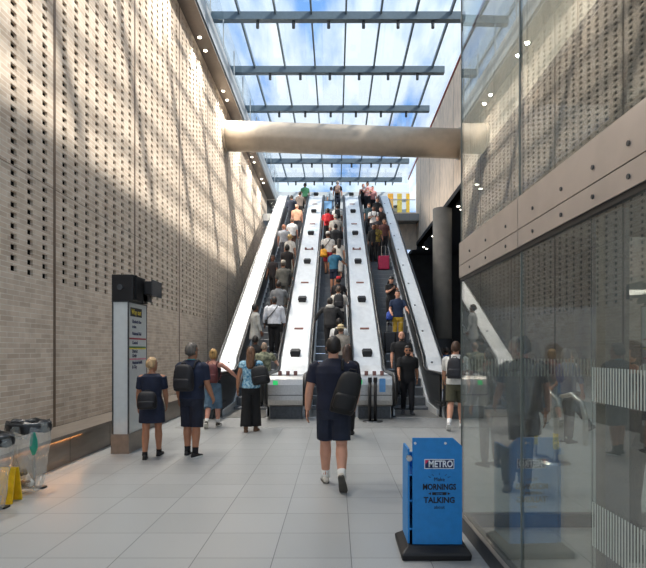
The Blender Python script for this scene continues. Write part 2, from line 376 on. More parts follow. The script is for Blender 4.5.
# downlights: left soffit in pairs, right dark ceiling
def downlight(x, y, z, r_, lab, grp, power):
    o = thing('downlight', (x, y, z), lab, 'downlight', grp)
    MB().cyl(x, y, z - .012, z + .0, r_ * 1.3, 20).build('ring', FASC, o)
    MB().cyl(x, y, z - .02, z - .012, r_, 20).build('lens', LAMP, o)
    if power:
        l = bpy.data.lights.new('downlight_lamp', 'SPOT'); l.energy = power; l.spot_size = math.radians(125); l.spot_blend = .8; l.color = (1, .93, .84); l.shadow_soft_size = r_
        lo_ = bpy.data.objects.new('lamp', l); C.objects.link(lo_); lo_.parent = o; lo_.location = (0, 0, -.03); lo_.rotation_euler = (0, math.radians(-32), 0)
    return o
n = 0
for k in range(8):
    for dyy in (0, .72):
        y = 6.15 + 3.36 * k + dyy
        lab = 'round downlight in the brown soffit, %s of its pair, %s' % (('nearer', 'farther')[dyy > 0], ['nearest pair of all', 'second pair from the front', 'third pair from the front', 'nearest pair in view', 'second pair in view', 'pair behind the round beam', 'third pair in view', 'farthest pair in view'][k])
        downlight(-4.12, y, ZS, .052, lab, 'downlights in the left soffit', 620)
for k in range(5):
    for j in (0, 1):
        y = 20.4 + 3.1 * k
        downlight(5.35 + .28 * j, y + .55 * j, 7.9, .07, 'small downlight in the black ceiling on the right, %s of the %s pair' % (('left', 'right')[j], ['nearest', 'second', 'third', 'fourth', 'farthest'][k]), 'downlights in the black ceiling', 0)
# column
r = thing('round_column', (4.85, 24, 0), 'big round grey concrete column in the dark opening on the right', 'column')
MB().cyl(4.75, 24, 2.1, 7.9, .42, 32).build('shaft', mat('concrete', '77736c', .7, var=.08, scale=3), r, smooth=True)
MB().cyl(4.75, 24, 0, 2.1, .46, 32).build('base_cladding', DARKW, r, smooth=True)
# ------------------------------------------------------------------ escalators
EC = [-2.185, -.135, 1.915]
TN = math.tan(math.radians(30))
def deckz(Y): return min(10.55, max(1.0, TN * (Y - 15.3) + 1.4))
S0, SD, SR = 14.1, .4, .2309
def step_z(k): return .10 + SR * k
NST = 41
step_m = mat('step_metal', '6a6e72', .5, .4, var=.25, scale=60, stretch=(3, .05, .05))
nose_m_ = mat('step_nose', '5c6064', .5, .4, var=.1)
sm = MB()
sm.prism_x([(.0, -.22), (.0, -.01), (.012, 0), (.42, 0), (.42, -.22)], -.5, .5)
for i in range(24): sm.box(-.49 + i * .041, -.475 + i * .041, -.006, .0, -.21, -.012)
step_mesh = sm.mesh('step', step_m)
def deck_path(off=0, y0=12.3, y1=32.6):
    pts = [(y0, 1.0), (14.45, 1.0)]
    for i in range(1, 6): y = 14.45 + .16 * i; pts.append((y, 1.0 + .5 * TN * (y - 14.45) ** 2 / .8 if y < 15.25 else deckz(y)))
    pts += [(30.7, deckz(30.7)), (31.1, deckz(31.1) - .02), (31.5, 10.55), (y1, 10.55)]
    return [(y, z + off) for y, z in pts]
names = ['left', 'centre', 'right']
wh = ['escalator carrying a dense queue of people upward beside the brick wall', 'escalator carrying people upward between the two decks studded with black lights', 'escalator with people riding down towards the hall, next to the dark opening']
def handrail(cx, sgn, parent):
    x = cx + sgn * .565
    top = deck_path(.03, 12.5, 32.4); pts = [(x, y, z) for y, z in top]
    arc = [(x, 12.5 - .34 * math.sin(a), .68 + .35 * math.cos(a)) for a in [PI * i / 8 for i in range(1, 9)]]
    pts = [(x, 13.2, .33)] + arc[::-1] + pts
    MB().tube(pts, .05, 8).build('handrail', RUBBER, parent, smooth=True)
for i, cx in enumerate(EC):
    r = thing('escalator', (cx, 12.9, 0), wh[i], 'escalator', 'three parallel escalators')
    for k in range(NST):
        o = bpy.data.objects.new('step', step_mesh); C.objects.link(o); o.parent = r; o.location = (0, S0 + SD * k - 12.9, step_z(k))
    MB().box(cx - .5, cx + .5, 12.6, 14.12, .0, .03).build('comb_plate', STEEL, r, bevel=.004)
    MB().box(cx - .5, cx + .5, 30.4, 31.5, 9.35, 9.6).build('top_plate', STEEL, r)
    for sgn in (-1, 1):
        x = cx + sgn * .53
        lo = [(12.9, .02), (14.3, .02)] + [(30.6, step_z(40) - .1), (32.4, 9.6)]
        up = [(12.9, .16), (14.3, .22), (30.6, step_z(40) + .16), (32.4, 9.76)]
        MB().prism_x(lo + up[::-1], x - .028, x + .028).build('skirting', DECK, r)
        x = cx + sgn * .556
        top = deck_path(-.01, 12.75, 32.4)
        MB().prism_x([(12.75, .02), (14.3, .02), (30.6, 9.3), (32.4, 9.6)] + top[::-1], x - .006, x + .006).build('side_panel', DSTEEL if i != 2 or sgn < 0 else DSTEEL, r)
        handrail(cx, sgn, r)
def deck(label, x0, x1, near_low=True, studs=None, mid=False, outer=0):
    xc = (x0 + x1) / 2
    r = thing('escalator_deck', (xc, 12.3, 0), label, 'escalator deck', 'pale steel decks between and beside the escalators')
    top = deck_path(0, 12.38)
    low = [(12.38, .32), (13.6, .32), (14.6, 0), (31.5, 0), (32.6, 0)]
    # casing, slightly domed top
    a, b = x0 + .045, x1 - .045
    cas = MB(); prof = [(a, -.05), (a + .05, .02), (b - .05, .02), (b, -.05)]
    cas.rings([[(px, y, z + dz) for px, dz in prof] + [(b, y, max(0, z - 1.0)), (a, y, max(0, z - 1.0))] for y, z in [(12.75, 1.0)] + top[1:]])
    cas.build('casing', DECK, r)
    # newel box
    nb = [(12.36, .30), (12.30, .34), (12.27, .45), (12.27, .80), (12.31, .93), (12.40, .995), (12.8, 1.0), (12.8, .30)]
    MB().prism_x(nb, x0 + .06, x1 - .06).build('newel_box', STEEL, r, bevel=.008)
    MB().box(x0 + .1, x1 - .1, 12.42, 12.9, 0, .30).build('newel_base', DSTEEL, r)
    if mid:
        MB().box(x0 + .07, x1 - .07, 12.262, 12.272, .56, .575).build('shadow_gap', BLACK, r)
        for dx_ in (-.2, .2): MB().tube([(xc + dx_, 12.25, .62), (xc + dx_, 12.28, .62)], .012, 10).build('bolt', STEEL, r)
        for k in range(6):
            y = 15.3 + 3.18 * k; z = deckz(y)
            q = MB(); q.prism_y([(xc - .115, 0), (xc - .15, .12), (xc - .11, .17), (xc + .11, .17), (xc + .15, .12), (xc + .115, 0)], -.03, .11)
            q.v = [(x, y + yy, z + .01 + zz + yy * TN) for x, yy, zz in q.v]
            q.build('deck_light', BLACK, r)
            if k < 5:
                y += 1.45; z = deckz(y)
                q = MB(); q.box(xc - .14, xc + .14, -.03, .03, .015, .05); q.v = [(x, y + yy, z + zz + yy * TN) for x, yy, zz in q.v]
                q.build('warning_plate', mat('rust_plate', '7a5046', .6), r)
        for y, s_ in ((12.75, (-.17, .02, .2)), (23.1, (-.14, .14))):
            for dx_ in s_:
                z = deckz(y)
                q = MB().box(xc + dx_ - .04, xc + dx_ + .04, y - .05, y + .05, z, z + .10).build('stop_button_box', mat('stop_red', '85605c', .5, var=.4, scale=25), r)
                MB().cyl(xc + dx_, y, z + .10, z + .13, .035, 10).build('button', mat('btn_red', 'b03030', .4), q).location = (0, 0, 0)
    else:
        n_ = 0
        y = 15.0
        while y < 31:
            q = MB(); q.cyl(studs, 0, .018, .04, .032, 8); q.v = [(x, y + yy, deckz(y) + zz + yy * TN) for x, yy, zz in q.v]
            q.build('stud', DSTEEL, r); y += 1.62
        cap = MB()
        cap.rings([[(px, y, z + .024) for px in (x0 + .06, x0 + .065)] + [(px, y, z + .028) for px in (x0 + .065, x0 + .06)] for y, z in top[1:]])
    return r
d0 = deck('pale steel deck between the brick wall and the escalator beside it', -3.36, EC[0] - .56, studs=-3.0)
d1 = deck('pale steel deck with black lights between the two escalators going up', EC[0] + .56, EC[1] - .56, mid=True)
d2 = deck('pale steel deck with black lights and a blue notice, beside the black barrier posts', EC[1] + .56, EC[2] - .56, mid=True)
d3 = deck('pale steel deck with an orange notice beside the dark opening', EC[2] + .56, 3.05, studs=2.68)
# outer cladding walls
struct('trim_9', MB().prism_x([(14.4, 0), (32.4, 0), (32.4, 10.5)] + [(y, z - .1) for y, z in deck_path(0)[::-1] if y < 31.6 and y > 14], 3.05, 3.08), DSTEEL, 'dark cladding on the outer right side of the escalators', 'trim')
struct('trim_10', MB().prism_x([(14.4, 0), (32.4, 0), (32.4, 10.5)] + [(y, z - .1) for y, z in deck_path(0)[::-1] if y < 31.6 and y > 14], -3.39, -3.36), DSTEEL, 'dark cladding on the outer left side of the escalators', 'trim')
struct('floor_plate', MB().box(-3.3, 2.95, 11.0, 12.6, .0, .006), mat('floor_metal', '9b9d9d', .45, .4, var=.1), 'dull metal floor plate in front of the escalators', 'floor')
# signs on newels and decks
GREEN = mat('green_lit', '35d070', .4, emit=.4, var=0)
MB().box(-1.44, -1.33, 12.262, 12.268, .80, .90).build('green_arrow_light', GREEN, d1)
MB().box(.52, .60, 12.262, 12.268, .82, .92).build('green_arrow_light', GREEN, d2)
bs = MB().box(.99, 1.13, 12.258, 12.268, .64, .95).build('blue_notice', mat('notice_blue', '5a93cc', .5), d2)
MB().box(1.01, 1.11, 12.254, 12.258, .78, .90).build('white_panel', WHITEP, bs)
MB().box(1.01, 1.11, 12.254, 12.258, .67, .70).build('white_panel', WHITEP, bs)
ns = MB().box(2.43, 2.57, 12.252, 12.262, .72, 1.0).build('orange_notice', mat('notice_orange', 'd98548', .6, var=.25, scale=14, col2='e8c070'), d3)
MB().box(2.43, 2.57, 12.252, 12.262, .66, .71).build('blue_strip', mat('strip_blue', '2b3a70', .5), d3)
MB().box(2.42, 2.56, 12.252, 12.262, .46, .65).build('white_notice', mat('notice_white', 'c9d2e2', .6, var=.15, scale=30), d3)
q = MB().box(-1.42, -.9, 0, .03, .02, .05); yy0 = 25.5
q.v = [(x, yy0 + y, deckz(yy0) + z + y * TN) for x, y, z in q.v]
q = MB(); q.box(-1.45, -.87, -.22, .22, .02, .03); q.v = [(x, yy0 + y, deckz(yy0) + z + y * TN) for x, y, z in q.v]; q.build('deck_notice', mat('notice_pale', 'b9cfd4', .5, var=.1), d1)
for cx, px, lab in ((EC[0], 289, 'left'), (EC[1], 328, 'centre')):
    r = thing('landing_sign', ((px - 336) / FPX * 31.6, 31.6, 9.6), 'pale blue lit sign panel at the top of the %s escalator' % lab, 'sign', 'blue signs at the escalator tops')
    x = (px - 336) / FPX * 31.6
    MB().box(x - .22, x + .22, 31.57, 31.6, 9.7, 10.35).build('panel', mat('lit_blue', '8fc0ee', .4, emit=.35, var=.05), r)
    MB().box(x - .25, x + .25, 31.6, 31.63, 9.6, 10.38).build('frame', DSTEEL, r)

# ------------------------------------------------------------------ glass box on the right
GA = .024
def gx(Y): return 1.165 - GA * (Y - 4)
yc = 4.9
def gpane(y0, y1, z0, z1, name, lab):
    m = MB(); t_ = .012
    m.prism_z([(gx(y0), y0), (gx(y1), y1), (gx(y1) + t_, y1), (gx(y0) + t_, y0)], z0, z1)
    return struct(name, m, PANE, lab, 'window')
gpane(3.42, yc, .12, 2.27, 'window_1', 'tall clear pane at the corner of the glass enclosure, below the metal band')
gpane(2.53, 3.41, .12, 2.27, 'window_2', 'middle pane of the glass enclosure below the metal band')
gpane(.3, 2.52, .12, 2.27, 'window_3', 'nearest striped pane of the glass enclosure below the metal band')
gpane(3.45, yc, 2.55, 6.9, 'window_4', 'tall upper pane at the corner of the glass enclosure, above the metal band')
gpane(.3, 3.44, 2.55, 6.9, 'window_5', 'upper pane of the glass enclosure reflecting the perforated brick wall')
struct('window_6', MB().box(gx(yc) + .02, 6.5, yc - .012, yc, .12, 2.27).box(gx(yc) + .02, 6.5, yc - .012, yc, 2.55, 6.9), CLEAR, 'return pane of the glass enclosure facing the escalators', 'window')
def gband(y0, y1, z0, z1, x0, x1):
    m = MB(); m.prism_z([(gx(y0) + x0, y0), (gx(y1) + x0, y1), (gx(y1) + x1, y1), (gx(y0) + x1, y0)], z0, z1); return m
BAND = mat('band_metal', 'b4aca6', .4, .6, var=.05, scale=5)
r = thing('metal_band', (gx(yc), yc, 2.25), 'wide brushed metal band bolted across the glass enclosure', 'band')
gband(.3, 3.42, 2.255, 2.362, -.02, .05).build('lower_plate', BAND, r)
gband(3.43, yc + .0, 2.255, 2.362, -.02, .05).build('lower_plate', BAND, r)
gband(.3, 3.42, 2.368, 2.572, -.02, .05).build('upper_plate', BAND, r)
gband(3.43, yc + .0, 2.368, 2.572, -.02, .05).build('upper_plate', BAND, r)
gband(.3, yc, 2.225, 2.255, -.012, .04).build('seal', BLACK, r)
for y in (1.9, 2.18, 2.47, 2.8, 3.18, 3.65, 4.1, 4.55):
    for z in (2.305, 2.44):
        x = gx(y) - .02
        MB().tube([(x - .006, y, z), (x + .002, y, z)], .011, 10).build('bolt', DSTEEL, r)
r = thing('enclosure_curb', (gx(yc), yc, 0), 'dark metal curb at the foot of the glass enclosure', 'curb')
gband(.3, yc, 0, .12, -.035, .06).build('curb', DSTEEL, r)
gband(.3, yc, .12, .128, -.03, .0).build('edge_strip', STEEL, r)
MB().box(gx(yc), 6.45, yc - .06, yc + .0, 0, .12).build('return_curb', DSTEEL, r)
# frit stripes
FR = mat('frit_white', 'a5aea8', .7, var=.05)
fr = MB()
def stripes(m, y0, y1, z0, z1, dw=.0225):
    y = y0
    while y < y1:
        m.prism_z([(gx(y) - .0015, y), (gx(y + dw * .45) - .0015, y + dw * .45), (gx(y + dw * .45), y + dw * .45), (gx(y), y)], z0, z1); y += dw
stripes(fr, 1.2, 2.52, EYE - .24, EYE - .08)
stripes(fr, 1.2, 2.52, EYE - .915, EYE - .71)
tag(fr.build('safety_stripes', FR), 'rows of thin white safety stripes printed on the nearest glass pane', 'stripes', 'printed stripes on the glass', 'stuff')
fr = MB(); x = gx(yc) + .03
while x < 4.2: fr.box(x, x + .012, yc - .014, yc - .0125, EYE - .24, EYE - .08); x += .03
tag(fr.build('safety_stripes', FR), 'row of thin white safety stripes printed on the return pane facing the escalators', 'stripes', 'printed stripes on the glass', 'stuff')
# posts at pane joints
for y, w_, lab in ((2.50, .09, 'grey steel door post inside the glass enclosure, farther of two'), (2.03, .05, 'grey steel door post inside the glass enclosure, nearer of two')):
    o = MB().box(gx(y) + .03, gx(y) + .03 + .11, y - w_ / 2, y + w_ / 2, 0, 2.25).build('door_post', mat('post_grey', '6d6f6c', .5, .4), origin=(gx(y), y, 0)); tag(o, lab, 'post', 'posts of the glass enclosure')
for y, z0, z1 in ((3.415, .12, 2.25), (3.445, 2.57, 6.9), (yc - .005, .12, 6.9)):
    o = MB().box(gx(y) - .004, gx(y) + .016, y - .007, y + .007, z0, z1).build('trim_%d' % (11 + int(z0) + int(y * 10)), mat('silicone', '5d6662', .5), origin=(gx(y), y, z0)); tag(o, 'dark sealant joint of the glass enclosure, %s' % ('at the corner' if y > 4.5 else 'below the band' if z0 < 1 else 'above the band'), 'joint', kind='structure')
# enclosure interior and the wall beyond
struct('wall_enclosure', MB().box(6.5, 6.7, -3, 12, 0, 7.9), mat('grey_wall', '6c6b68', .8, var=.1, scale=2), 'grey wall inside beyond the glass enclosure', 'wall')
struct('ceiling_enclosure', MB().box(1.3, 6.5, -3, 4.85, 2.62, 2.7), mat('grey_ceiling', '55534f', .8), 'ceiling inside beyond the glass enclosure', 'ceiling')

for i, (lx, ly, lz) in enumerate(((5.0, .6, 2.62), (5.0, 4.0, 2.62), (6.0, .6, 2.62), (6.0, 4.0, 2.62), (9.3, 7, 7.9), (10.5, 10.5, 7.9), (12.5, 7, 7.9), (13.8, 11, 7.9))):  # glowing panels added out of view to brighten the side hall
    o = thing('fill_light_panel', (lx, ly, lz), 'square fill light panel added over the side hall, ' + ('inside the glass enclosure, ' if i < 4 else 'beyond the glass enclosure, ') + ['near left', 'far left', 'near right', 'far right'][i % 4], 'ceiling light', 'added side hall fill lights')
    MB().box(lx - .42, lx + .42, ly - .42, ly + .42, lz - .03, lz).build('frame', FASC, o)
    MB().box(lx - .38, lx + .38, ly - .38, ly + .38, lz - .04, lz - .03).build('diffuser', mat('panel_lit' + ('_low' if i < 4 else ''), 'fff6ea', .5, emit=14 if i < 4 else 40, var=0), o)

# ------------------------------------------------------------------ totem
r = thing('totem_sign', (-3.33, 8.7, 0), 'tall white line-diagram totem with black projector boxes on top', 'sign')
MB().box(-3.47, -3.19, 8.27, 9.12, 0, .30).build('base', PLINTH, r, bevel=.004)
MB().box(-3.45, -3.21, 8.29, 9.10, .30, 2.34).build('body', mat('totem_white', 'cdd3d3', .35, var=.03), r)
for x in (-3.455, -3.215): MB().box(x, x + .02, 8.28, 8.30, .30, 2.35).build('edge_trim', DSTEEL, r)
MB().box(-3.215, -3.205, 9.09, 9.11, .30, 2.35).build('edge_trim', DSTEEL, r)
MB().box(-3.46, -3.20, 8.28, 9.11, 2.34, 2.36).build('cap', DSTEEL, r)
fx = -3.205
hd = MB().box(fx - .003, fx + .002, 8.38, 8.86, 2.13, 2.27).build('heading_panel', BLACK, r)
text('Way out', .115, Mface(fx + .003, 8.62, 2.2, '+X'), mat('heading_yellow', 'e8d040', .5), r, off=.002)
navy = mat('ink_navy', '25305e', .6)
for s_, z in (('Elizabeth line', 2.05), ('trains', 1.97), ('National Rail', 1.86), ('Central', 1.715), ('District', 1.58), ('Circle', 1.51), ('Hammersmith', 1.40), ('& City', 1.33)):
    text(s_, .075, Mface(fx + .003, 8.44, z, '+X'), navy, r, align='LEFT', off=.001)
for z, cc in ((1.78, '9c2436'), (1.645, '3c7a44'), (1.625, 'e2d34c'), (1.455, 'd98a9c')):
    MB().box(fx - .003, fx + .001, 8.34, 9.05, z - .012, z + .012).build('colour_bar', mat('bar' + cc, cc, .5), r)
pj = thing('projector_box', (-3.3, 8.6, 2.36), 'black boxy projector with a lens, mounted on top of the white totem', 'projector')
MB().box(-3.47, -3.14, 8.3, 8.85, 2.36, 2.77).build('body', BLACK, pj, bevel=.01)
MB().tube([(-3.33, 8.31, 2.57), (-3.33, 8.27, 2.57)], .045, 16).build('lens', mat('lens', '55585c', .2, .3), pj)
MB().prism_x([(8.4, 2.77), (8.9, 2.68), (9.1, 2.45), (9.1, 2.40), (8.4, 2.40)], -3.14, -3.12).build('side_bracket', BLACK, pj)
MB().box(-3.12, -2.99, 8.72, 9.15, 2.50, 2.72).build('side_unit', BLACK, pj, bevel=.01)
MB().box(-2.99, -2.975, 8.7, 9.17, 2.48, 2.74).build('rim', DSTEEL, pj)
MB().box(-3.2, -3.12, 8.7, 8.9, 2.36, 2.5).build('foot', BLACK, pj)

# ------------------------------------------------------------------ newspaper stand
BLUE = mat('stand_blue', '1f80c6', .45, var=.05, scale=20)
sx0, sx1, sy0, sy1 = .593, .977, 4.16, 4.50
r = thing('newspaper_stand', (.765, 4.28, 0), 'bright blue free newspaper dispenser on a black base beside the glass', 'newspaper stand')
bz = MB()
bz.rings([[(x, y, z) for x, y in ((.765 - a, 4.31 - b), (.765 + a, 4.31 - b), (.765 + a, 4.31 + b), (.765 - a, 4.31 + b))] for a, b, z in ((.262, .24, 0), (.267, .245, .04), (.262, .24, .055), (.222, .19, .085), (.215, .18, .095))])
bz.build('base', BLACK, r, bevel=.008)
MB().prism_y([(sx0, .085), (sx1, .085), (sx1, .855), (sx1 - .07, .918), (sx0, .918)], sy0, sy0 + .02).build('front_panel', BLUE, r)
MB().box(sx1 - .02, sx1, sy0 + .02, sy1, .09, .83).build('side_panel', BLUE, r)
MB().prism_x([(sy0 + .02, .09), (sy1, .09), (sy1, .75), (sy1 - .05, .83), (sy0 + .02, .83)], sx0 - .035, sx0 - .02).build('side_panel', BLUE, r)
MB().box(sx0 - .02, sx1 - .02, sy1 - .02, sy1, .09, .75).build('back_panel', BLUE, r)
for z in (.2, .42, .62): MB().box(sx0 - .02, sx1 - .02, sy0 + .02, sy1 - .02, z, z + .012).build('shelf', BLUE, r)
for x in (sx0 + .02, sx1 - .13): MB().tube([(x, sy0 - .006, .878), (x, sy0 + .002, .878)], .010, 10).build('bolt', WHITEP, r)
MB().tube([(sx0 - .025, sy0 - .004, .76), (sx0 - .025, sy0 + .03, .76)], .022, 16).build('bolt', STEEL, r)
PNY = sy0 - .0015
lgx = .80
lg = MB().box(lgx - .115, lgx + .115, PNY - .001, PNY + .002, .68, .755).build('logo_plate', mat('logo_white', 'dfe6ec', .5), r)
MB().box(lgx - .110, lgx + .110, PNY - .002, PNY - .0005, .685, .75).build('logo_field', mat('logo_navy', '1d2c58', .5), r)
text('METRO', .072, Mface(lgx + .01, PNY - .003, .716), mat('logo_white', 'dfe6ec'), r, off=.0018, sx=.80)
MB().prism_y([(lgx - .109, .715), (lgx - .078, .749), (lgx - .109, .749)], PNY - .004, PNY - .002).build('logo_flash', mat('logo_red', 'c8305a', .5), r)
INK = mat('ink_black', '10151c', .6)
text('MORNINGS', .062, Mface(lgx, PNY - .001, .538), INK, r, off=.0018, sx=.80)
text('TALKING', .062, Mface(lgx, PNY - .001, .436), INK, r, off=.0018, sx=.93)
text('Make', .042, Mface(lgx, PNY - .001, .597), INK, r, off=.0, sx=.95)
MB().box(lgx - .055, lgx + .055, PNY - .002, PNY + .001, .477, .498).build('lettering_banner', INK, r)
text('worth', .022, Mface(lgx, PNY - .003, .4875), BLUE, r)
text('about', .036, Mface(lgx, PNY - .001, .382), INK, r)
for sgn in (-1, 1): MB().prism_y([(lgx + sgn * .065, .477), (lgx + sgn * .085, .4875), (lgx + sgn * .065, .498)], PNY - .002, PNY + .001).build('lettering_ornament', INK, r)
for a in (-60, -35, 0, 35, 60):
    ca, sa = math.cos(math.radians(a)), math.sin(math.radians(a))
    MB().tube([(lgx + .075 * sa, PNY - .001, .592 + .04 * ca), (lgx + .1 * sa, PNY - .001, .592 + .055 * ca)], .0015, 5).build('lettering_ray', INK, r)

# ------------------------------------------------------------------ bin bags
BAG = glass('bag_film', .06, (.97, .98, .98), rough=.15, white=.22)
LINER = mat('liner_black', '1a1b1e', .35, var=.3, bump=.4, scale=25)
TEAL = mat('teal_tie', '2f9c86', .5)
def bagbin(x, y, rr, h, lab, litter):
    r = thing('litter_bag_holder', (x, y, 0), lab, 'litter bin', 'clear bag bins beside the wall')
    n = 28; hoop = [(x + rr * math.cos(2 * PI * k / n), y + rr * .8 * math.sin(2 * PI * k / n), h) for k in range(n + 1)]
    MB().tube(hoop, .02, 8).build('hoop', DSTEEL, r, smooth=True)
    m = MB(); rnd = random.Random(int(x * 100))
    lay = [(h + .015, 1.06), (h - .06, 1.09), (h - .2, .98), (h - .4, .86), (h - .58, .78), (.06, .66), (.02, .5)]
    ph = [rnd.uniform(0, 6) for _ in range(6)]
    m.rings([[(x + rr * k_ * (1 + .05 * math.sin(5 * a + ph[i % 6]) + .03 * math.sin(9 * a + ph[(i + 2) % 6])) * math.cos(a), y + rr * .8 * k_ * (1 + .05 * math.sin(6 * a + ph[(i + 1) % 6])) * math.sin(a), z) for a in [2 * PI * q / 48 for q in range(48)]] for i, (z, k_) in enumerate(lay)], cap=False)
    m.add([(x + rr * .5 * math.cos(a), y + rr * .4 * math.sin(a), .02) for a in [2 * PI * q / 24 for q in range(24)]], [tuple(range(24))])
    m.build('clear_bag', BAG, r, smooth=True)
    m = MB()
    m.rings([[(x + (rr * k_ + .012 * math.sin(7 * a + i)) * math.cos(a), y + (rr * .8 * k_ + .01 * math.sin(8 * a)) * math.sin(a), z + .012 * math.sin(6 * a + i * 2)) for a in [2 * PI * q / 48 for q in range(48)]] for i, (z, k_) in enumerate([(h - .09, 1.05), (h - .02, 1.09), (h + .03, 1.02), (h + .02, .93), (h - .08, .9)])], cap=False)
    m.build('black_rim', LINER, r, smooth=True)
    MB().tube([(x - rr * .2, y + rr * .82, 0), (x - rr * .2, y + rr * .82, h)], .018, 8).build('stand_post', DSTEEL, r)
    MB().box(x - rr * .8, x + rr * .4, y + rr * .6, y + rr * 1.0, 0, .02).build('stand_foot', BLACK, r)
    tt = MB(); tx = x + rr * .62; ty = y - rr * .8 * .85
    tt.rings([[(tx - w_, ty, z), (tx + w_, ty, z), (tx + w_, ty + .006, z), (tx - w_, ty + .006, z)] for w_, z in ((.015, h - .08), (.04, h - .16), (.045, h - .25), (.015, h - .33))])
    tt.build('teal_tie', TEAL, r)
    if litter:
        for i in range(11):
            a = rnd.uniform(0, 6.28); d = rnd.uniform(0, rr * .32)
            MB().ell((x + d * math.cos(a), y - .04 + d * .7 * math.sin(a), .1 + rnd.uniform(0, .16)), rnd.uniform(.03, .06), rnd.uniform(.03, .05), rnd.uniform(.03, .055), 9, 6, fn=lambda v: 1 + .25 * math.sin(9 * v.x + 7 * v.y + 5 * v.z)).build('litter', [mat('lit_a', 'b9b4ac', .7), mat('lit_b', '6b4a34', .7), mat('lit_c', 'dfe2e0', .4), mat('lit_d', '3c3632', .7)][i % 4], r, smooth=True)
    return r
bagbin(-3.46, 6.05, .22, .775, 'clear litter bag with crumpled rubbish hung on a black rimmed hoop by the plinth', True)
bagbin(-3.42, 5.25, .235, .755, 'clear litter bag with teal ties standing nearest, in front of the yellow sign', True)
r = thing('wet_floor_sign', (-3.45, 5.66, 0), 'yellow folding wet floor sign half hidden behind the litter bags', 'floor sign')
for sg in (-1, 1):
    MB().prism_x([(5.66 + sg * .02, .36), (5.66 + sg * .035, .36), (5.66 + sg * .10, 0), (5.66 + sg * .08, 0)], -3.60, -3.36).build('panel', mat('sign_yellow', 'e6c21c', .5), r)

# ------------------------------------------------------------------ black barrier posts, barrier hoops
for x, lab in ((.755, 'black barrier post in front of the pale deck, left of a pair'), (.875, 'black barrier post in front of the pale deck, right of a pair')):
    r = thing('barrier_post', (x, 11.95, 0), lab, 'barrier post', 'pair of black barrier posts')
    MB().cyl(x, 11.95, .02, .97, .035, 16).build('post', BLACK, r, smooth=True)
    MB().cyl(x, 11.95, .006, .028, .17, 24, r1=.15).build('foot', DSTEEL, r)
    MB().cyl(x, 11.95, .88, .99, .045, 16).build('belt_head', BLACK, r)
for i, (px, Y) in enumerate(((535, 8.0), (556, 7.6))):
    x = (px - 336) / FPX * Y
    r = thing('steel_barrier_hoop', (x, Y, 0), 'bent stainless steel barrier seen through the glass, %s of two' % ('left', 'right')[i], 'barrier', 'steel barriers beyond the glass')
    pts = [(x, Y, 0), (x, Y, .78), (x + .04, Y - .1, .95), (x + .1, Y - .3, 1.0), (x + .14, Y - .5, .9), (x + .16, Y - .55, .7), (x + .16, Y - .55, .35)]
    MB().tube(pts, .035, 12).build('hoop', STEEL, r, smooth=True)
    MB().cyl(x, Y, 0, .03, .2, 24, r1=.17).build('foot', STEEL, r)
    MB().cyl(x, Y, .2, .42, .042, 12).build('yellow_band', mat('band_yellow', 'd8c040', .5), r)
# ------------------------------------------------------------------ people
SKINS = {'fair': mat('skin_fair', 'c9957c', .55, var=.06), 'tan': mat('skin_tan', 'a8765a', .55, var=.06), 'brown': mat('skin_brown', '6f4733', .55, var=.06), 'pink': mat('skin_pink', 'd49a86', .55, var=.06)}
EYE_M = mat('eye_dark', '1a1614', .3); LIP_M = mat('lip', '9a5a50', .5)
CL = {}
def cloth(c, var=.18, scale=9, bump=.15, **k):
    key = 'cloth_' + c + str(k.get('col2', '')); return mat(key, c, .85, var=var, scale=scale, bump=bump, **k)
def hairm(c): return mat('hair_' + c, c, .6, var=.35, scale=40, stretch=(1, 1, .25), bump=.3)
PENDING = []
def tori(rows, U, n=20):   # rows: (z, rx, ry, yoff) in standing coordinates
    rs = []
    for z, rx, ry, yo in rows:
        rs.append([U(Vector((rx * math.copysign(abs(math.cos(a)) ** .85, math.cos(a)), yo + ry * math.copysign(abs(math.sin(a)) ** .85, math.sin(a)), z))) for a in [2 * PI * k / n for k in range(n)]])
    return rs
def limb(m, pts, rs, n=12):
    P_ = [Vector(p) for p in pts]; out = []; rr = []
    for i in range(len(P_) - 1):
        for k in range(3):
            t = k / 3; out.append(P_[i].lerp(P_[i + 1], t)); rr.append(rs[i] * (1 - t) + rs[i + 1] * t)
    out.append(P_[-1]); rr.append(rs[-1]); m.tube(out, rr, n)
def partial(pts, t):        # polyline of two segments cut at t in 0..2
    a, b, c = pts
    if t <= 1: return [a, a.lerp(b, t)]
    return [a, b, b.lerp(c, t - 1)]
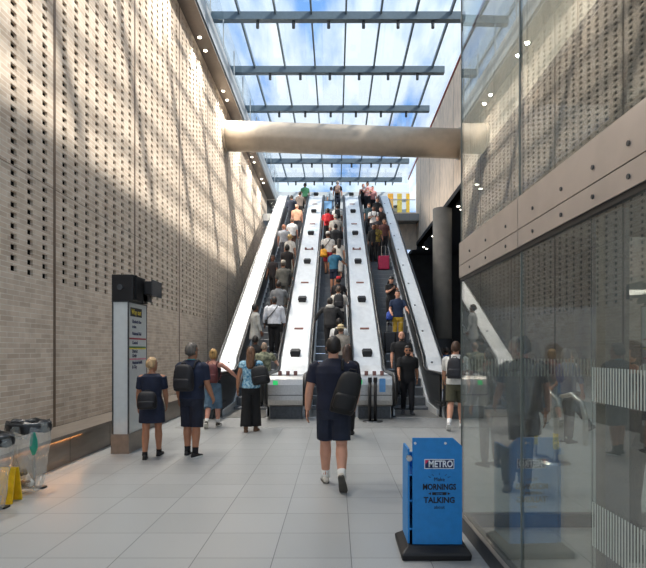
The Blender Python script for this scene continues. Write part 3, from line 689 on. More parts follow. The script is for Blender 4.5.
def hand_mesh(m, w_, d, nrm, side, s, curl=.35):
    d = d.normalized(); nrm = (nrm - d * nrm.dot(d)).normalized(); sd_ = d.cross(nrm).normalized()
    L = .085 * s
    rs = []
    for t, hw, th in ((-.1, .026, .02), (.15, .032, .019), (.6, .041, .016), (.95, .042, .013), (1.05, .036, .009)):
        c = w_ + d * L * t
        rs.append([c + sd_ * hw * s * math.cos(a) + nrm * th * s * math.sin(a) for a in [2 * PI * k / 12 for k in range(12)]])
    m.rings(rs)
    for i, (o, ln) in enumerate(((-.031, .062), (-.0105, .075), (.0105, .08), (.031, .07))):
        p = w_ + d * L * .95 + sd_ * o * s * (1 if side > 0 else -1); q = [p]; dirv = d.copy()
        for k in range(3):
            dirv = (dirv * math.cos(curl) + nrm * math.sin(curl)).normalized(); q.append(q[-1] + dirv * ln * s * (.42, .32, .26)[k])
        m.tube(q, [.0095 * s, .009 * s, .008 * s, .0055 * s], 7)
    p = w_ + d * L * .25 + sd_ * .024 * s * (1 if side > 0 else -1); v = (sd_ * (1 if side > 0 else -1) * .75 + d * .8 + nrm * .35).normalized()
    m.tube([p, p + v * .035 * s, p + v * .035 * s + (v * .5 + d).normalized() * .03 * s, p + v * .035 * s + (v * .2 + d).normalized() * .052 * s], [.013 * s, .012 * s, .0105 * s, .007 * s], 7)

POSES = {
 'stand': dict(armL=(5, 10, 12, 0), armR=(5, 10, 12, 0), legL=(2, 4, 0), legR=(-2, 2, 0)),
 'rail': dict(armL=(5, 10, 12, 0), armR=(48, 18, 25, 0), legL=(2, 4, 0), legR=(-2, 2, 0), lean=3),
 'railL': dict(armR=(5, 10, 12, 0), armL=(48, 18, 25, 0), legL=(2, 4, 0), legR=(-2, 2, 0), lean=3),
 'front': dict(armL=(18, 10, 75, 35), armR=(18, 10, 75, 35), legL=(2, 4, 0), legR=(-2, 2, 0)),
 'phone': dict(armL=(25, 8, 85, 30), armR=(25, 8, 95, 30), legL=(2, 4, 0), legR=(-2, 2, 0), hp=25),
 'climb': dict(armL=(20, 12, 35, 0), armR=(-8, 12, 20, 0), legL=(38, 48, 0), legR=(-6, 6, 0), lean=6),
 'walk': dict(armL=(-18, 9, 12, 0), armR=(22, 9, 25, 0), legL=(20, 8, 5), legR=(-20, 18, -28), lean=3),
 'walkR': dict(armR=(-18, 9, 12, 0), armL=(22, 9, 25, 0), legR=(20, 8, 5), legL=(-20, 18, -28), lean=3),
}
def person(label, x, y, z, yaw=0, H=1.72, pose='stand', skin='fair', hair='2b2320', hs='short', top='20242c', sleeve=.6, topk={}, low='trousers', lowc='1d1e22', lowlen=1.95, shoe='17181a', sole=None, sock=None, stance=.085, b=1.0, hy=0, near=0, group=None, female=False, hat=None, flare=0, **kw):
    s = H / 1.75; ps = dict(POSES[pose]); ps.update({k: v for k, v in kw.items() if k in ('armL', 'armR', 'legL', 'legR', 'lean', 'hp')})
    lean = math.radians(ps.get('lean', 0)); hp = math.radians(ps.get('hp', 0)); hyr = math.radians(hy)
    vox = {0: .020, 1: .013, 2: .008}[near]
    root = bpy.data.objects.new('person', None); C.objects.link(root); root.location = (x, y, z); root.rotation_euler = (0, 0, math.radians(yaw))
    tag(root, label, 'person', group)
    # legs
    legs = {}; low_z = 9
    for sd_, k in ((-1, 'legL'), (1, 'legR')):
        f, kn, fp = [math.radians(a) for a in ps[k]]
        hip = Vector((sd_ * stance * s, 0, 0)); knee = hip + Vector((sd_ * .01, math.sin(f), -math.cos(f))) * .43 * s
        ank = knee + Vector((0, math.sin(f - kn), -math.cos(f - kn))) * .41 * s
        Rf = Matrix.Rotation(fp, 3, 'X')
        lo = min((ank + Rf @ (Vector((0, yy, -.08)) * s)).z for yy in (-.07, .13)); low_z = min(low_z, lo)
        legs[sd_] = (hip, knee, ank, Rf)
    hz = -low_z; up = Vector((0, 0, hz))
    legs = {k: (a + up, b_ + up, c + up, R_) for k, (a, b_, c, R_) in legs.items()}
    Rl = Matrix.Rotation(-lean, 3, 'X'); hip0 = Vector((0, 0, .92))
    def U(p):
        q = Vector((p.x * b, p.y * b, p.z)) if p.z < 1.46 else Vector(p)
        return Rl @ ((q - hip0) * s) + up
    # arms
    arms = {}
    for sd_, k in ((-1, 'armL'), (1, 'armR')):
        f, o, e, inn = [math.radians(a) for a in ps[k]]
        sh = U(Vector((sd_ * (.165 if female else .18), 0, 1.415)))
        d1_ = Vector((sd_ * math.sin(o), math.sin(f) * math.cos(o), -math.cos(f) * math.cos(o)))
        f2 = f + e; o2 = o * .4 - inn
        d2_ = Vector((sd_ * math.sin(o2), math.sin(f2) * math.cos(o2), -math.cos(f2) * math.cos(o2)))
        el = sh + d1_ * .29 * s; wr = el + d2_ * .245 * s; arms[sd_] = (sh, el, wr, d2_)
    if female: torso = [(.80, .10, .09, 0), (.88, .165, .115, 0), (.97, .16, .11, 0), (1.08, .13, .095, 0), (1.2, .14, .105, 0), (1.3, .155, .115, .01), (1.4, .15, .09, 0), (1.455, .10, .065, 0), (1.49, .052, .052, 0)]
    else: torso = [(.80, .11, .09, 0), (.88, .16, .115, 0), (.97, .155, .112, 0), (1.08, .145, .108, 0), (1.2, .16, .115, 0), (1.32, .178, .12, 0), (1.40, .168, .10, 0), (1.455, .105, .07, 0), (1.49, .064, .060, 0)]
    m = MB(); m.rings(tori(torso, U))
    for sd_ in (-1, 1):
        hip, knee, ank, Rf = legs[sd_]
        limb(m, [hip + Vector((0, 0, .02)), hip.lerp(knee, .5), knee, knee.lerp(ank, .3), knee.lerp(ank, .65), ank - Vector((0, 0, .03 * s))], [v * s * b for v in (.084, .074, .055, .060, .047, .035)])
        sh, el, wr, d2_ = arms[sd_]
        inn_ = sh + Vector((-sd_ * .045 * s, 0, .004 * s))
        limb(m, [inn_, sh, sh.lerp(el, .5), el, el.lerp(wr, .3), wr], [v * s * b for v in (.030, .046, .046, .040, .042, .028)])
    Rh = Matrix.Rotation(hyr, 3, 'Z') @ Matrix.Rotation(-hp, 3, 'X') ; hb = U(Vector((0, 0, 1.53)))
    def Hd(p): return hb + Rl @ (Rh @ (Vector(p) * s * 1.06)) - Vector((0, 0, .016 * s))
    m.tube([U(Vector((0, -.005, 1.42))), U(Vector((0, 0, 1.5))), Hd((0, .01, .09))], [.07 * s, .060 * s * (1 if not female else .85), .056 * s], 12)
    hr = []
    for dz, rx, ry, yo in ((-.008, .022, .022, .055), (.01, .044, .05, .04), (.04, .059, .076, .018), (.08, .069, .09, .004), (.13, .075, .098, -.004), (.17, .070, .092, -.008), (.20, .052, .07, -.01), (.218, .02, .03, -.01)):
        hr.append([Hd((rx * math.cos(a), yo + ry * math.sin(a), dz)) for a in [2 * PI * k / 16 for k in range(16)]])
    m.rings(hr)
    m.tube([Hd((0, .095, .12)), Hd((0, .108, .085)), Hd((0, .085, .075))], [.008 * s, .017 * s, .012 * s], 8)
    for sd_ in (-1, 1): m.ell(Hd((sd_ * .077, -.008, .095)), .012 * s, .022 * s, .032 * s, 8, 6)
    extra = MB()
    for sd_ in (-1, 1):
        sh, el, wr, d2_ = arms[sd_]
        bent = ps['armL' if sd_ < 0 else 'armR'][2] > 50
        nrm = Vector((-sd_, 0, 0)) if not bent else Vector((0, 0, 1)) if pose == 'phone' else Vector((-sd_ * .3, -1, 0))
        hand_mesh(extra, wr, d2_, nrm, sd_, s, .25 if not bent else .55)
        extra.ell(Hd((sd_ * .030, .087, .115)), .011 * s, .009 * s, .007 * s, 8, 6, mi=1)
        extra.tube([Hd((sd_ * .045, .083, .133)), Hd((sd_ * .018, .092, .136))], .0045 * s, 5, mi=1)
    extra.tube([Hd((-.022, .086, .048)), Hd((0, .093, .05)), Hd((.022, .086, .048))], .006 * s, 6, mi=2)
    body = m.build('body', [SKINS[skin], EYE_M, LIP_M], root, smooth=True); PENDING.append((body, vox * .9 if near else .016, extra))
    # clothes
    def garment(mb, name, mt, vx=None): o = mb.build(name, mt, root, smooth=True); PENDING.append((o, vx or vox, None)); return o
    ex = .018
    if low == 'dress':
        rows = [(1.47, .12, .075, 0), (1.42, .172, .112, 0)] if sleeve else [(1.41, .15, .105, 0)]
        rows += [(1.3, .165, .13, .01), (1.2, .155, .122, 0), (1.08, .15, .115, 0), (.97, .18, .135, 0), (.85, .195, .15, 0), (.62 if lowlen < 1.5 else .3, .205, .165, .01)]
        mm = MB(); mm.rings(tori(rows, U, 24))
        for sd_ in (-1, 1):
            if sleeve:
                q = partial(arms[sd_][:3], sleeve); limb(mm, q, [.066 * s * b] + [.058 * s * b] * (len(q) - 1))
        garment(mm, 'dress', cloth(top, **topk))
    else:
        mm = MB()
        if low == 'skirt': mm.rings(tori([(1.02, .155, .12, 0), (.9, .185, .14, 0), (.5, .23, .19, 0)], U, 24))
        else:
            mm.rings(tori([(z_, rx + .014, ry + .016, yo) for z_, rx, ry, yo in [(.79, .115, .10, 0)] + torso[1:3] + [(1.01, torso[3][1] + .01, .108, 0)]], U))
            for sd_ in (-1, 1):
                hip, knee, ank, Rf = legs[sd_]; q = partial((hip, knee, ank), lowlen)
                if lowlen <= 1.3: rr = [.098, .080 + flare] if len(q) == 2 else [.098, .078 + flare * .7, .076 + flare]
                else: rr = [.102, .073 + flare * .4, .058 + flare]
                limb(mm, q, [v * s * b for v in rr])
        garment(mm, 'skirt' if low == 'skirt' else 'shorts' if lowlen < 1.4 else 'trousers', cloth(lowc))
        mm = MB(); hem = .90 if not kw.get('tuck') else .99
        if sleeve: rows = [(hem, .176, .134, 0)] + [(z_, rx + ex, ry + ex, yo) for z_, rx, ry, yo in torso[2:7]] + [(1.465, .118 if female else .128, .094, 0), (1.498, .078, .078, 0)]
        else: rows = [(hem, .172, .13, 0)] + [(z_, rx + .012, ry + .014, yo) for z_, rx, ry, yo in torso[2:6]] + [(1.385, .125, .10, 0)]
        if kw.get('coat'): rows = [(.66, .21, .17, 0), (.8, .2, .16, 0)] + rows[1:]
        mm.rings(tori(rows, U, 24))
        if sleeve:
            for sd_ in (-1, 1):
                q = partial(arms[sd_][:3], sleeve); rr = [.066, .060] if len(q) == 2 else [.066, .055, .043]
                q = [q[0] + Vector((-sd_ * .05 * s, 0, .006 * s)), q[0].lerp(q[1], .12)] + q[1:]; rr = [.055] + rr
                limb(mm, q, [v * s * b for v in rr])
        else:
            for sd_ in (-1, 1): mm.tube([U(Vector((sd_ * .09, .09, 1.33))), U(Vector((sd_ * .10, .03, 1.455))), U(Vector((sd_ * .10, -.05, 1.45))), U(Vector((sd_ * .08, -.1, 1.33)))], .014 * s, 6)
        garment(mm, 'top', cloth(top, **topk))
    # hair
    if hs != 'bald':
        hm = MB()
        def hf(d):
            face = d.y > .15 and d.z < (.52 if hs != 'fringe' else .35)
            side_low = d.z < (-.35 if hs in ('short', 'crop') else -.75)
            back = d.y < -.1
            lo_z = -.35 if hs in ('short', 'crop') else -.75
            t_ = max(0, min(1, (d.z - lo_z + .28) / .28)); t_ = t_ * t_ * (3 - 2 * t_)
            if face: return .88 if d.y > .3 else .96
            k = 1.07 if hs == 'crop' else 1.13
            if near or hs == 'curly': k += .035 * math.sin(11 * d.x + 5 * d.z) * math.sin(9 * d.z + 4 * d.y) + .02 * math.sin(23 * d.x + 17 * d.y)
            k = k * (1.1 if hs == 'curly' else 1)
            return .86 + (k - .86) * t_
        hm.ell((0, 0, 0), .081 * s, .106 * s, .118 * s, 24, 16, fn=hf)
        Ml = Rl @ Rh; c = Hd((0, -.006, .112)); hm.v = [tuple(c + Ml @ Vector(p)) for p in hm.v]
        if hs in ('long', 'fringe'):
            hm.rings([[Hd((rx * math.cos(a), yo + ry * math.sin(a), dz)) for a in [2 * PI * k / 14 for k in range(14)]] for dz, rx, ry, yo in ((.15, .07, .06, -.05), (.05, .083, .058, -.062), (-.05, .085, .045, -.085), (-.15, .075, .035, -.11), (-.2, .04, .02, -.12))])
        if hs == 'bun': hm.ell(Hd((0, -.10, .17)), .05 * s, .05 * s, .05 * s, 12, 8, fn=lambda d: 1 + .12 * math.sin(9 * d.x + 8 * d.z))
        if hs == 'tail': hm.tube([Hd((0, -.1, .15)), Hd((0, -.15, .1)), Hd((0, -.15, 0)), Hd((0, -.14, -.1))], [.03 * s, .035 * s, .03 * s, .012 * s], 10)
        hm.build('hair', hairm(hair), root, smooth=True)
    if hat:
        kind, hc = hat; hm = MB(); hmat = mat('hat_' + hc, hc, .8, var=.15, scale=30)
        br = {'straw': .17, 'cap': 0, 'sun': .15}[kind]
        hm.rings([[Hd((q * math.cos(a) * .8, -.008 + q * math.sin(a), dz)) for a in [2 * PI * k / 20 for k in range(20)]] for dz, q in ((.14, .108), (.19, .107), (.235, .09), (.25, .05))])
        ho = hm.build('hat', hmat, root, smooth=True)
        bm_ = MB()
        if br: bm_.rings([[Hd((q * math.cos(a) * .95, -.008 + q * math.sin(a), dz)) for a in [2 * PI * k / 24 for k in range(24)]] for dz, q in ((.155, .1), (.140, br), (.134, br), (.145, .1))]); nm = 'brim'
        else: bm_.rings([[Hd((.07 * u * (1 - .0 * v), .09 + v, .145 - .2 * v + dz)) for u, v in ((-1, 0), (-.8, .06), (0, .085), (.8, .06), (1, 0))] for dz in (0, .008)]); nm = 'peak'
        bo = bm_.build(nm, hmat, root, smooth=True); bo.parent = ho
        if kind == 'straw':
            bo = MB().rings([[Hd((q * math.cos(a) * .8, -.008 + q * math.sin(a), dz)) for a in [2 * PI * k / 20 for k in range(20)]] for dz, q in ((.15, .112), (.18, .112))]).build('hat_band', mat('hatband', '3c3028', .8), root); bo.parent = ho
    if kw.get('glasses'):
        gm = MB()
        for sd_ in (-1, 1): gm.ell(Hd((sd_ * .032, .1, .115)), .026 * s, .006 * s, .02 * s, 10, 6)
        gm.tube([Hd((-.075, .0, .12)), Hd((-.06, .09, .12)), Hd((.06, .09, .12)), Hd((.075, 0, .12))], .004 * s, 5)
        gm.build('sunglasses', BLACK, root, smooth=True)
    if kw.get('beard'):
        MB().rings([[Hd((rx * math.cos(a), yo + ry * math.sin(a), dz)) for a in [2 * PI * k / 14 for k in range(14)]] for dz, rx, ry, yo in ((-.02, .03, .03, .055), (.01, .05, .053, .042), (.035, .062, .06, .034), (.045, .06, .03, .03))]).build('beard', hairm(hair), root, smooth=True)
    # shoes
    for sd_ in (-1, 1):
        hip, knee, ank, Rf = legs[sd_]
        def F(p, sd_=sd_, ank=ank, Rf=Rf):
            p = Vector(p); t = math.radians(8) * sd_; p = Vector((p.x * math.cos(t) + p.y * math.sin(t), -p.x * math.sin(t) + p.y * math.cos(t), p.z)); return ank + Rf @ (p * s)
        sm_ = MB(); rs = []
        for yy, hw, h0, h1 in ((-.08, .022, -.07, -.03), (-.06, .034, -.077, .0), (-.02, .038, -.077, .015), (.03, .040, -.077, .0), (.08, .045, -.077, -.025), (.13, .045, -.077, -.038), (.165, .034, -.076, -.045), (.182, .015, -.07, -.052)):
            rs.append([F((hw * math.cos(a), yy, (h0 + h1) / 2 + (h1 - h0) / 2 * math.sin(a))) for a in [2 * PI * k / 10 for k in range(10)]])
        sm_.rings(rs); so_ = sm_.build('shoe', mat('shoe_' + shoe, shoe, .6), root, smooth=True)
        if near:
            q = MB(); q.rings([[F((hw * 1.04 * c_, yy, z_)) for c_, yy, hw in [(c_, yy, hw) for c_, lst in ((1, ((-.08, .02), (-.06, .034), (0, .037), (.06, .043), (.13, .045), (.17, .03), (.185, .012))), (-1, ((.185, .012), (.17, .03), (.13, .045), (.06, .043), (0, .037), (-.06, .034), (-.08, .02)))) for yy, hw in lst]] for z_ in (-.082, -.058)])
            q.build('sole', mat('sole_' + (sole or shoe), sole or shoe, .7), root).parent = so_
            sk = MB(); sk.tube([knee.lerp(ank, .80 if sock else .9), knee.lerp(ank, .93), ank + Vector((0, 0, -.02 * s))], [.044 * s * b, .041 * s * b, .044 * s * b], 12)
            sk.build('sock', mat('sock_' + (sock or shoe), sock or shoe, .9), root, smooth=True)
    root['_s'] = s
    return dict(root=root, U=U, Hd=Hd, s=s, arms=arms, b=b)

def backpack(p, label, col, name='backpack', size=(.15, .085, .22), at=(0, -.2, 1.22), straps=True, tilt=0, cat='backpack'):
    """a bag worn or carried: its own top-level thing, placed in the wearer's frame"""
    r0 = p['root']; root = bpy.data.objects.new(name, None); C.objects.link(root); root.location = r0.location; root.rotation_euler = r0.rotation_euler; tag(root, label, cat)
    U = p['U']; s = p['s']; mt = mat('bag_' + col, col, .65, var=.25, scale=12, bump=.3)
    def B(q, at=at): 
        a = math.radians(tilt); q = Vector(q); q = Vector((q.x * math.cos(a) - q.z * math.sin(a), q.y, q.x * math.sin(a) + q.z * math.cos(a)))
        return U(Vector(at) + q)
    sx_, sy_, sz_ = size
    m = MB(); rs = []
    for t, k, ky in ((-1, .8, .7), (-.93, .93, .9), (-.6, 1, 1.08), (0, .98, 1.05), (.5, .92, .9), (.8, .8, .75), (.95, .6, .55), (1, .35, .35)):
        rs.append([B((sx_ * k * math.copysign(abs(math.cos(a)) ** .6, math.cos(a)), sy_ * ky * math.copysign(abs(math.sin(a)) ** .6, math.sin(a)), t * sz_)) for a in [2 * PI * q / 20 for q in range(20)]])
    m.rings(rs); m.build('bag_body', mt, root, smooth=True)
    m = MB(); rs = []
    for t, k in ((-.8, .7), (-.7, .85), (-.2, .85), (-.05, .7)):
        rs.append([B((sx_ * k * math.copysign(abs(math.cos(a)) ** .5, math.cos(a)), -sy_ * .8 + sy_ * .55 * math.sin(a), t * sz_)) for a in [2 * PI * q / 16 for q in range(16)]])
    m.rings(rs); m.build('pocket', mt, root, smooth=True)
    MB().tube([B((-.04, 0, sz_ * .95)), B((-.03, 0, sz_ * 1.12)), B((.03, 0, sz_ * 1.12)), B((.04, 0, sz_ * .95))], .009 * s, 6).build('grab_handle', mt, root)
    if straps:
        for sd_ in ((-1, 1) if straps is True else straps):
            MB().tube([U(Vector((sd_ * .09, -.14, 1.36))), U(Vector((sd_ * .105, -.09, 1.46))), U(Vector((sd_ * .11, 0, 1.485))), U(Vector((sd_ * .11, .1, 1.42))), U(Vector((sd_ * .115, .15, 1.3))), U(Vector((sd_ * .15, .10, 1.15))), U(Vector((sd_ * .16, -.1, 1.08)))], .017 * s, 6).build('strap', mt, root, smooth=True)
    return root
def crossbody(p, label, col, at=(-.2, .02, .95), fromside=1):
    r0 = p['root']; root = bpy.data.objects.new('shoulder_bag', None); C.objects.link(root); root.location = r0.location; root.rotation_euler = r0.rotation_euler; tag(root, label, 'bag')
    U = p['U']; mt = mat('bag_' + col, col, .65); s = p['s']; ax = Vector(at)
    MB().ell(U(ax), .05 * s, .12 * s, .10 * s, 14, 10, pw=.6).build('bag_body', mt, root, smooth=True)
    f = fromside
    MB().tube([U(Vector((-f * .19, -.06, 1.02))), U(Vector((-f * .12, -.142, 1.12))), U(Vector((0, -.145, 1.28))), U(Vector((f * .08, -.11, 1.42))), U(Vector((f * .10, 0, 1.49))), U(Vector((f * .06, .11, 1.4))), U(Vector((0, .145, 1.25))), U(Vector((-f * .15, .12, 1.05))), U(Vector((-f * .195, .04, 1.0)))], .014 * s, 6).build('strap', mt, root, smooth=True)
    return root
def carrier(p, label, col, side=-1, size=(.06, .16, .2), dz=-.32, name='hand_bag', cat='bag'):
    r0 = p['root']; root = bpy.data.objects.new(name, None); C.objects.link(root); root.location = r0.location; root.rotation_euler = r0.rotation_euler; tag(root, label, cat)
    w_ = p['arms'][side][2] + p['arms'][side][3] * .09; mt = mat('bag_' + col, col, .6)
    c = w_ + Vector((side * .03, 0, dz)); MB().ell(c, size[0], size[1], size[2], 14, 10, pw=.55).build('bag_body', mt, root, smooth=True)
    MB().tube([c + Vector((0, -.08, size[2] * .8)), w_ + Vector((0, -.02, 0)), w_ + Vector((0, .02, 0)), c + Vector((0, .08, size[2] * .8))], .009, 6).build('handle', mt, root)
    return root
def suitcase(x, y, z, w_, d, h, col, label, hand=.45, yaw=0):
    root = bpy.data.objects.new('suitcase', None); C.objects.link(root); root.location = (x, y, z); root.rotation_euler = (0, 0, math.radians(yaw)); tag(root, label, 'suitcase')
    mt = mat('case_' + col, col, .45, var=.12)
    MB().box(-w_ / 2, w_ / 2, -d / 2, d / 2, .05, h).build('shell', mt, root, bevel=.03)
    m = MB()
    for i in range(5): m.box(-w_ / 2 * .8 + i * w_ * .19, -w_ / 2 * .8 + i * w_ * .19 + .02, -d / 2 - .008, -d / 2, .1, h - .05)
    m.build('ribs', mt, root)
    MB().tube([(-.09, 0, h - .02), (-.09, 0, h + hand), (.09, 0, h + hand), (.09, 0, h - .02)], .011, 6).build('pull_handle', STEEL, root)
    for a in (-1, 1):
        for c in (-1, 1): MB().tube([(a * w_ * .38 - .012, c * d * .3, .03), (a * w_ * .38 + .012, c * d * .3, .03)], .03, 10).build('wheel', BLACK, root)
    return root

def on_esc(e, px, py, H, off=None):
    """head-top pixel -> position on a step of escalator e"""
    Y = (9.915 - .1 - H) / (.5774 - (350 - py) / FPX); cx = EC[e]
    k = max(0, min(NST - 1, round((Y - S0 - .2) / SD))); Yk = S0 + .2 + SD * k
    x = (px - 336) / FPX * Y if off is None else cx + off
    return max(cx - .27, min(cx + .27, x)), Yk, step_z(k)

# --- concourse floor
near_man = person('man in navy polo shirt and navy shorts walking away in the middle of the hall', -.03, 6.35, 0, H=1.77, pose='walk', skin='fair', hair='1a1513', top='161b2e', sleeve=.72, lowc='1b2233', lowlen=.88, flare=.012, shoe='c9c4b8', sole='4c4a44', sock='e6e6e2', near=2, b=1.17, stance=.09, armL=(-4, 14, 10, 0), armR=(8, 12, 35, 6), legL=(12, 4, 0), legR=(-8, 34, -62), lean=3, hy=4)
backpack(near_man, 'large soft black bag slung over the right shoulder of the man in navy shorts', '030304', name='shoulder_bag', size=(.125, .09, .24), at=(.13, -.20, 1.10), straps=(1,), tilt=-14, cat='bag')
p = person('woman with short blonde hair in a short sleeved navy dress beside the totem', P(152, 457, 8.0).x, 8.0, 0, yaw=8, H=1.50, pose='stand', skin='tan', hair='b79a72', hs='crop', top='1b2338', sleeve=.75, low='dress', lowlen=1, shoe='17181b', near=2, female=True, b=1.08, hy=-35, armR=(10, 8, 20, 4), legL=(-8, 5, 0), legR=(14, 6, 4))
backpack(p, 'small black backpack hanging low behind the woman in the navy dress', '121319', size=(.15, .09, .15), at=(-.03, -.23, 1.03), straps=False, cat='bag', name='bag')
p = person('grey haired man in navy t-shirt and shorts beside the woman in the navy dress', P(192, 457, 8.05).x, 8.05, 0, yaw=-12, H=1.70, pose='stand', skin='tan', hair='5a5550', hs='short', top='19233a', sleeve=.8, lowc='171c2c', lowlen=1.06, flare=.02, shoe='15161a', sole='d8d8d4', sock='15161a', near=2, b=1.12, hy=-14, armR=(4, 8, 32, 0), legL=(4, 4, 0), legR=(-4, 2, 0))
MB().tube([p['U'](Vector((-.06, -.02, 1.50))), p['U'](Vector((0, -.065, 1.50))), p['U'](Vector((.06, -.02, 1.50)))], .012, 8).build('lanyard', mat('lanyard_teal', '35a0a8', .6), p['root'])
backpack(p, 'flat black backpack on the grey haired man in navy', '14151c', size=(.14, .07, .2), at=(-.02, -.2, 1.23))
p = person('blonde woman in black vest and denim culottes at the foot of the left escalator', P(213, 427, 11.1).x, 11.1, 0, H=1.60, pose='walk', skin='pink', hair='b8935c', hs='bun', top='1c1b20', sleeve=0, low='trousers', lowc='5b7488', lowlen=1.2, flare=.035, shoe='3c3a32', sole='d9d6cc', sock='e0ded8', near=1, female=True, b=1.06, armR=(30, 45, 30, 0), armL=(8, 12, 15, 0), legL=(-6, 22, -40), legR=(10, 6, 0))
backpack(p, 'maroon backpack on the blonde woman in denim culottes', '5b2a2c', size=(.15, .09, .21), at=(0, -.2, 1.2))
p = person('woman in blue patterned top and wide black trousers stepping towards the left escalator', P(251, 431, 10.55).x, 10.55, 0, H=1.66, pose='stand', skin='tan', hair='6b4c36', hs='long', top='2f86b8', sleeve=.35, topk=dict(col2='b8dce8', scale=22), lowc='101114', lowlen=1.93, flare=.055, shoe='7a5a44', near=1, female=True, b=1.08, armL=(-6, 14, 8, 0), armR=(24, 14, 60, 20), legR=(8, 8, 0), legL=(-6, 2, 0))
backpack(p, 'bulky black backpack carried on the right shoulder of the woman in the blue patterned top', '15161a', size=(.17, .1, .19), at=(.2, -.18, 1.18), straps=(1,), tilt=10)
p = person('man in white short sleeved shirt and olive shorts half hidden by the glass corner', 2.43, 10.9, 0, yaw=-18, H=1.80, pose='walkR', skin='fair', hair='4a3426', top='d8d8d4', sleeve=.85, lowc='4b4a3a', lowlen=.86, flare=.015, shoe='d8d8d6', sole='e8e8e6', sock='eeeeee', near=1, b=1.08, legR=(18, 6, 0), legL=(-14, 26, -35))
backpack(p, 'dark backpack on the man in the white shirt by the glass corner', '23252c', size=(.14, .08, .2), at=(0, -.2, 1.22))
p = person('brown haired person in dark top mostly hidden in front of the man in navy', P(347, 437, 9.9).x, 9.9, 0, H=1.72, pose='walkR', skin='tan', hair='3b2a22', hs='long', top='24242a', sleeve=1.8, lowc='15161a', shoe='1a1a1c', near=1, female=True)
p = person('bearded man in black shirt, black trousers and sunglasses walking off the right escalator', P(407, 415, 13.3).x, 13.2, .03, yaw=180, H=1.68, pose='walk', skin='tan', hair='1c1512', hs='short', top='131417', sleeve=.85, lowc='17181d', shoe='5a5a5e', near=1, b=1.1, beard=1, glasses=1, legL=(12, 6, 0), legR=(-8, 10, -10))
# --- left escalator, going up
L = lambda *a, **k: person(*a, **k)
def esc_person(e, px, py, label, H=1.72, off=None, **k):
    x, y, z = on_esc(e, px, py, H, off); return person(label, x, y, z, H=H, **k)
G0 = 'people riding up the left escalator'; G1 = 'people riding up the centre escalator'; G2 = 'people riding down the right escalator'
esc_person(0, 254.3, 341, 'dark haired person in black top at the bottom of the left escalator, arm on handrail', H=1.66, pose='railL', skin='brown', hair='14100e', top='191a1e', sleeve=.7, lowc='1d1e22', group=G0, near=1)
esc_person(0, 269, 341, 'bald man in mottled green camouflage shirt at the bottom of the left escalator', H=1.70, pose='rail', skin='fair', hs='crop', hair='8a7a6a', top='4c5446', sleeve=.75, topk=dict(col2='93977f', scale=14), lowc='3a3a38', group=G0, near=1, b=1.1)
esc_person(0, 255.5, 304, 'man in pale grey tunic and trousers standing sideways on the left escalator', H=1.74, off=-.27, yaw=-60, pose='stand', skin='brown', hair='15110f', hy=15, top='a9aaa6', sleeve=1.9, lowc='9c9d99', coat=1, group=G0, near=1)
p = esc_person(0, 281.5, 297, 'large man in white shirt with a black strap across his back, left escalator', H=1.78, pose='stand', skin='brown', hair='3a3532', hs='crop', top='d6dae2', sleeve=1.8, lowc='0f1013', group=G0, near=1, b=1.22, armL=(5, 14, 12, 0))
crossbody(p, 'black bag with a strap across the back of the large man in the white shirt', '111215')
esc_person(0, 283.5, 284, 'person in mid grey shirt on the left escalator, ahead of the large man in white', H=1.72, pose='rail', skin='brown', hair='28211e', top='74777b', sleeve=1.0, lowc='33353a', group=G0, near=1, b=1.08)
esc_person(0, 287, 263, 'person in olive grey shirt and pale cap on the left escalator', H=1.74, pose='rail', skin='tan', hat=('cap', 'b3aca0'), hair='4a4038', top='5f5e58', sleeve=1.2, lowc='4d4c48', group=G0, b=1.08)
esc_person(0, 288, 247.5, 'person with black hair and black top on the left escalator, behind the straw hat', H=1.70, pose='stand', skin='brown', hair='100d0c', hs='curly', top='1d191b', sleeve=.8, lowc='1a1a1c', group=G0)
esc_person(0, 285.5, 256, 'person with brown face turned back and dark top on the left escalator', H=1.62, off=-.2, yaw=150, pose='stand', skin='brown', hair='2a1c17', top='231d20', sleeve=.7, lowc='1c1c1f', group=G0)
esc_person(0, 291.3, 236.5, 'person in white top and pale straw sun hat on the left escalator', H=1.66, pose='stand', skin='fair', hair='c0a878', hat=('sun', 'e2c48c'), top='dcdad4', sleeve=.8, lowc='b9b3a8', group=G0, female=True)
esc_person(0, 291.4, 224.5, 'person in light grey t-shirt with reddish hair on the left escalator', H=1.68, off=-.1, pose='stand', skin='pink', hair='a0694e', top='b8bcc4', sleeve=.7, lowc='5c5f68', group=G0, b=1.1)
esc_person(0, 295.5, 219, 'person in white t-shirt beside the light grey one on the left escalator', H=1.70, off=.2, pose='stand', skin='pink', hair='7a5a46', top='e2e2e2', sleeve=.75, lowc='6b4c40', group=G0)
esc_person(0, 298.6, 205.5, 'person in peach coloured top high on the left escalator', H=1.70, pose='stand', skin='pink', hs='crop', hair='c29a80', top='d3a588', sleeve=.7, lowc='3a3a40', group=G0, b=1.1)
esc_person(0, 299.2, 197, 'person in dark navy jacket near the top of the left escalator', H=1.68, off=-.12, pose='front', skin='fair', hair='2a2624', top='1e2636', sleeve=1.8, lowc='22262e', group=G0, b=1.15)
esc_person(0, 303.0, 193.5, 'person in brown grey top near the top of the left escalator', H=1.66, off=.25, pose='rail', skin='tan', hair='3a302a', top='6d625c', sleeve=1.6, lowc='2c2a2a', group=G0)
p = person('person in green top stepping off the top of the left escalator', P(305, 186, 31.2).x, 31.2, 9.6, H=1.74, pose='walk', skin='brown', hair='191412', top='2f6b4c', sleeve=.8, lowc='1e2420', group=G0)
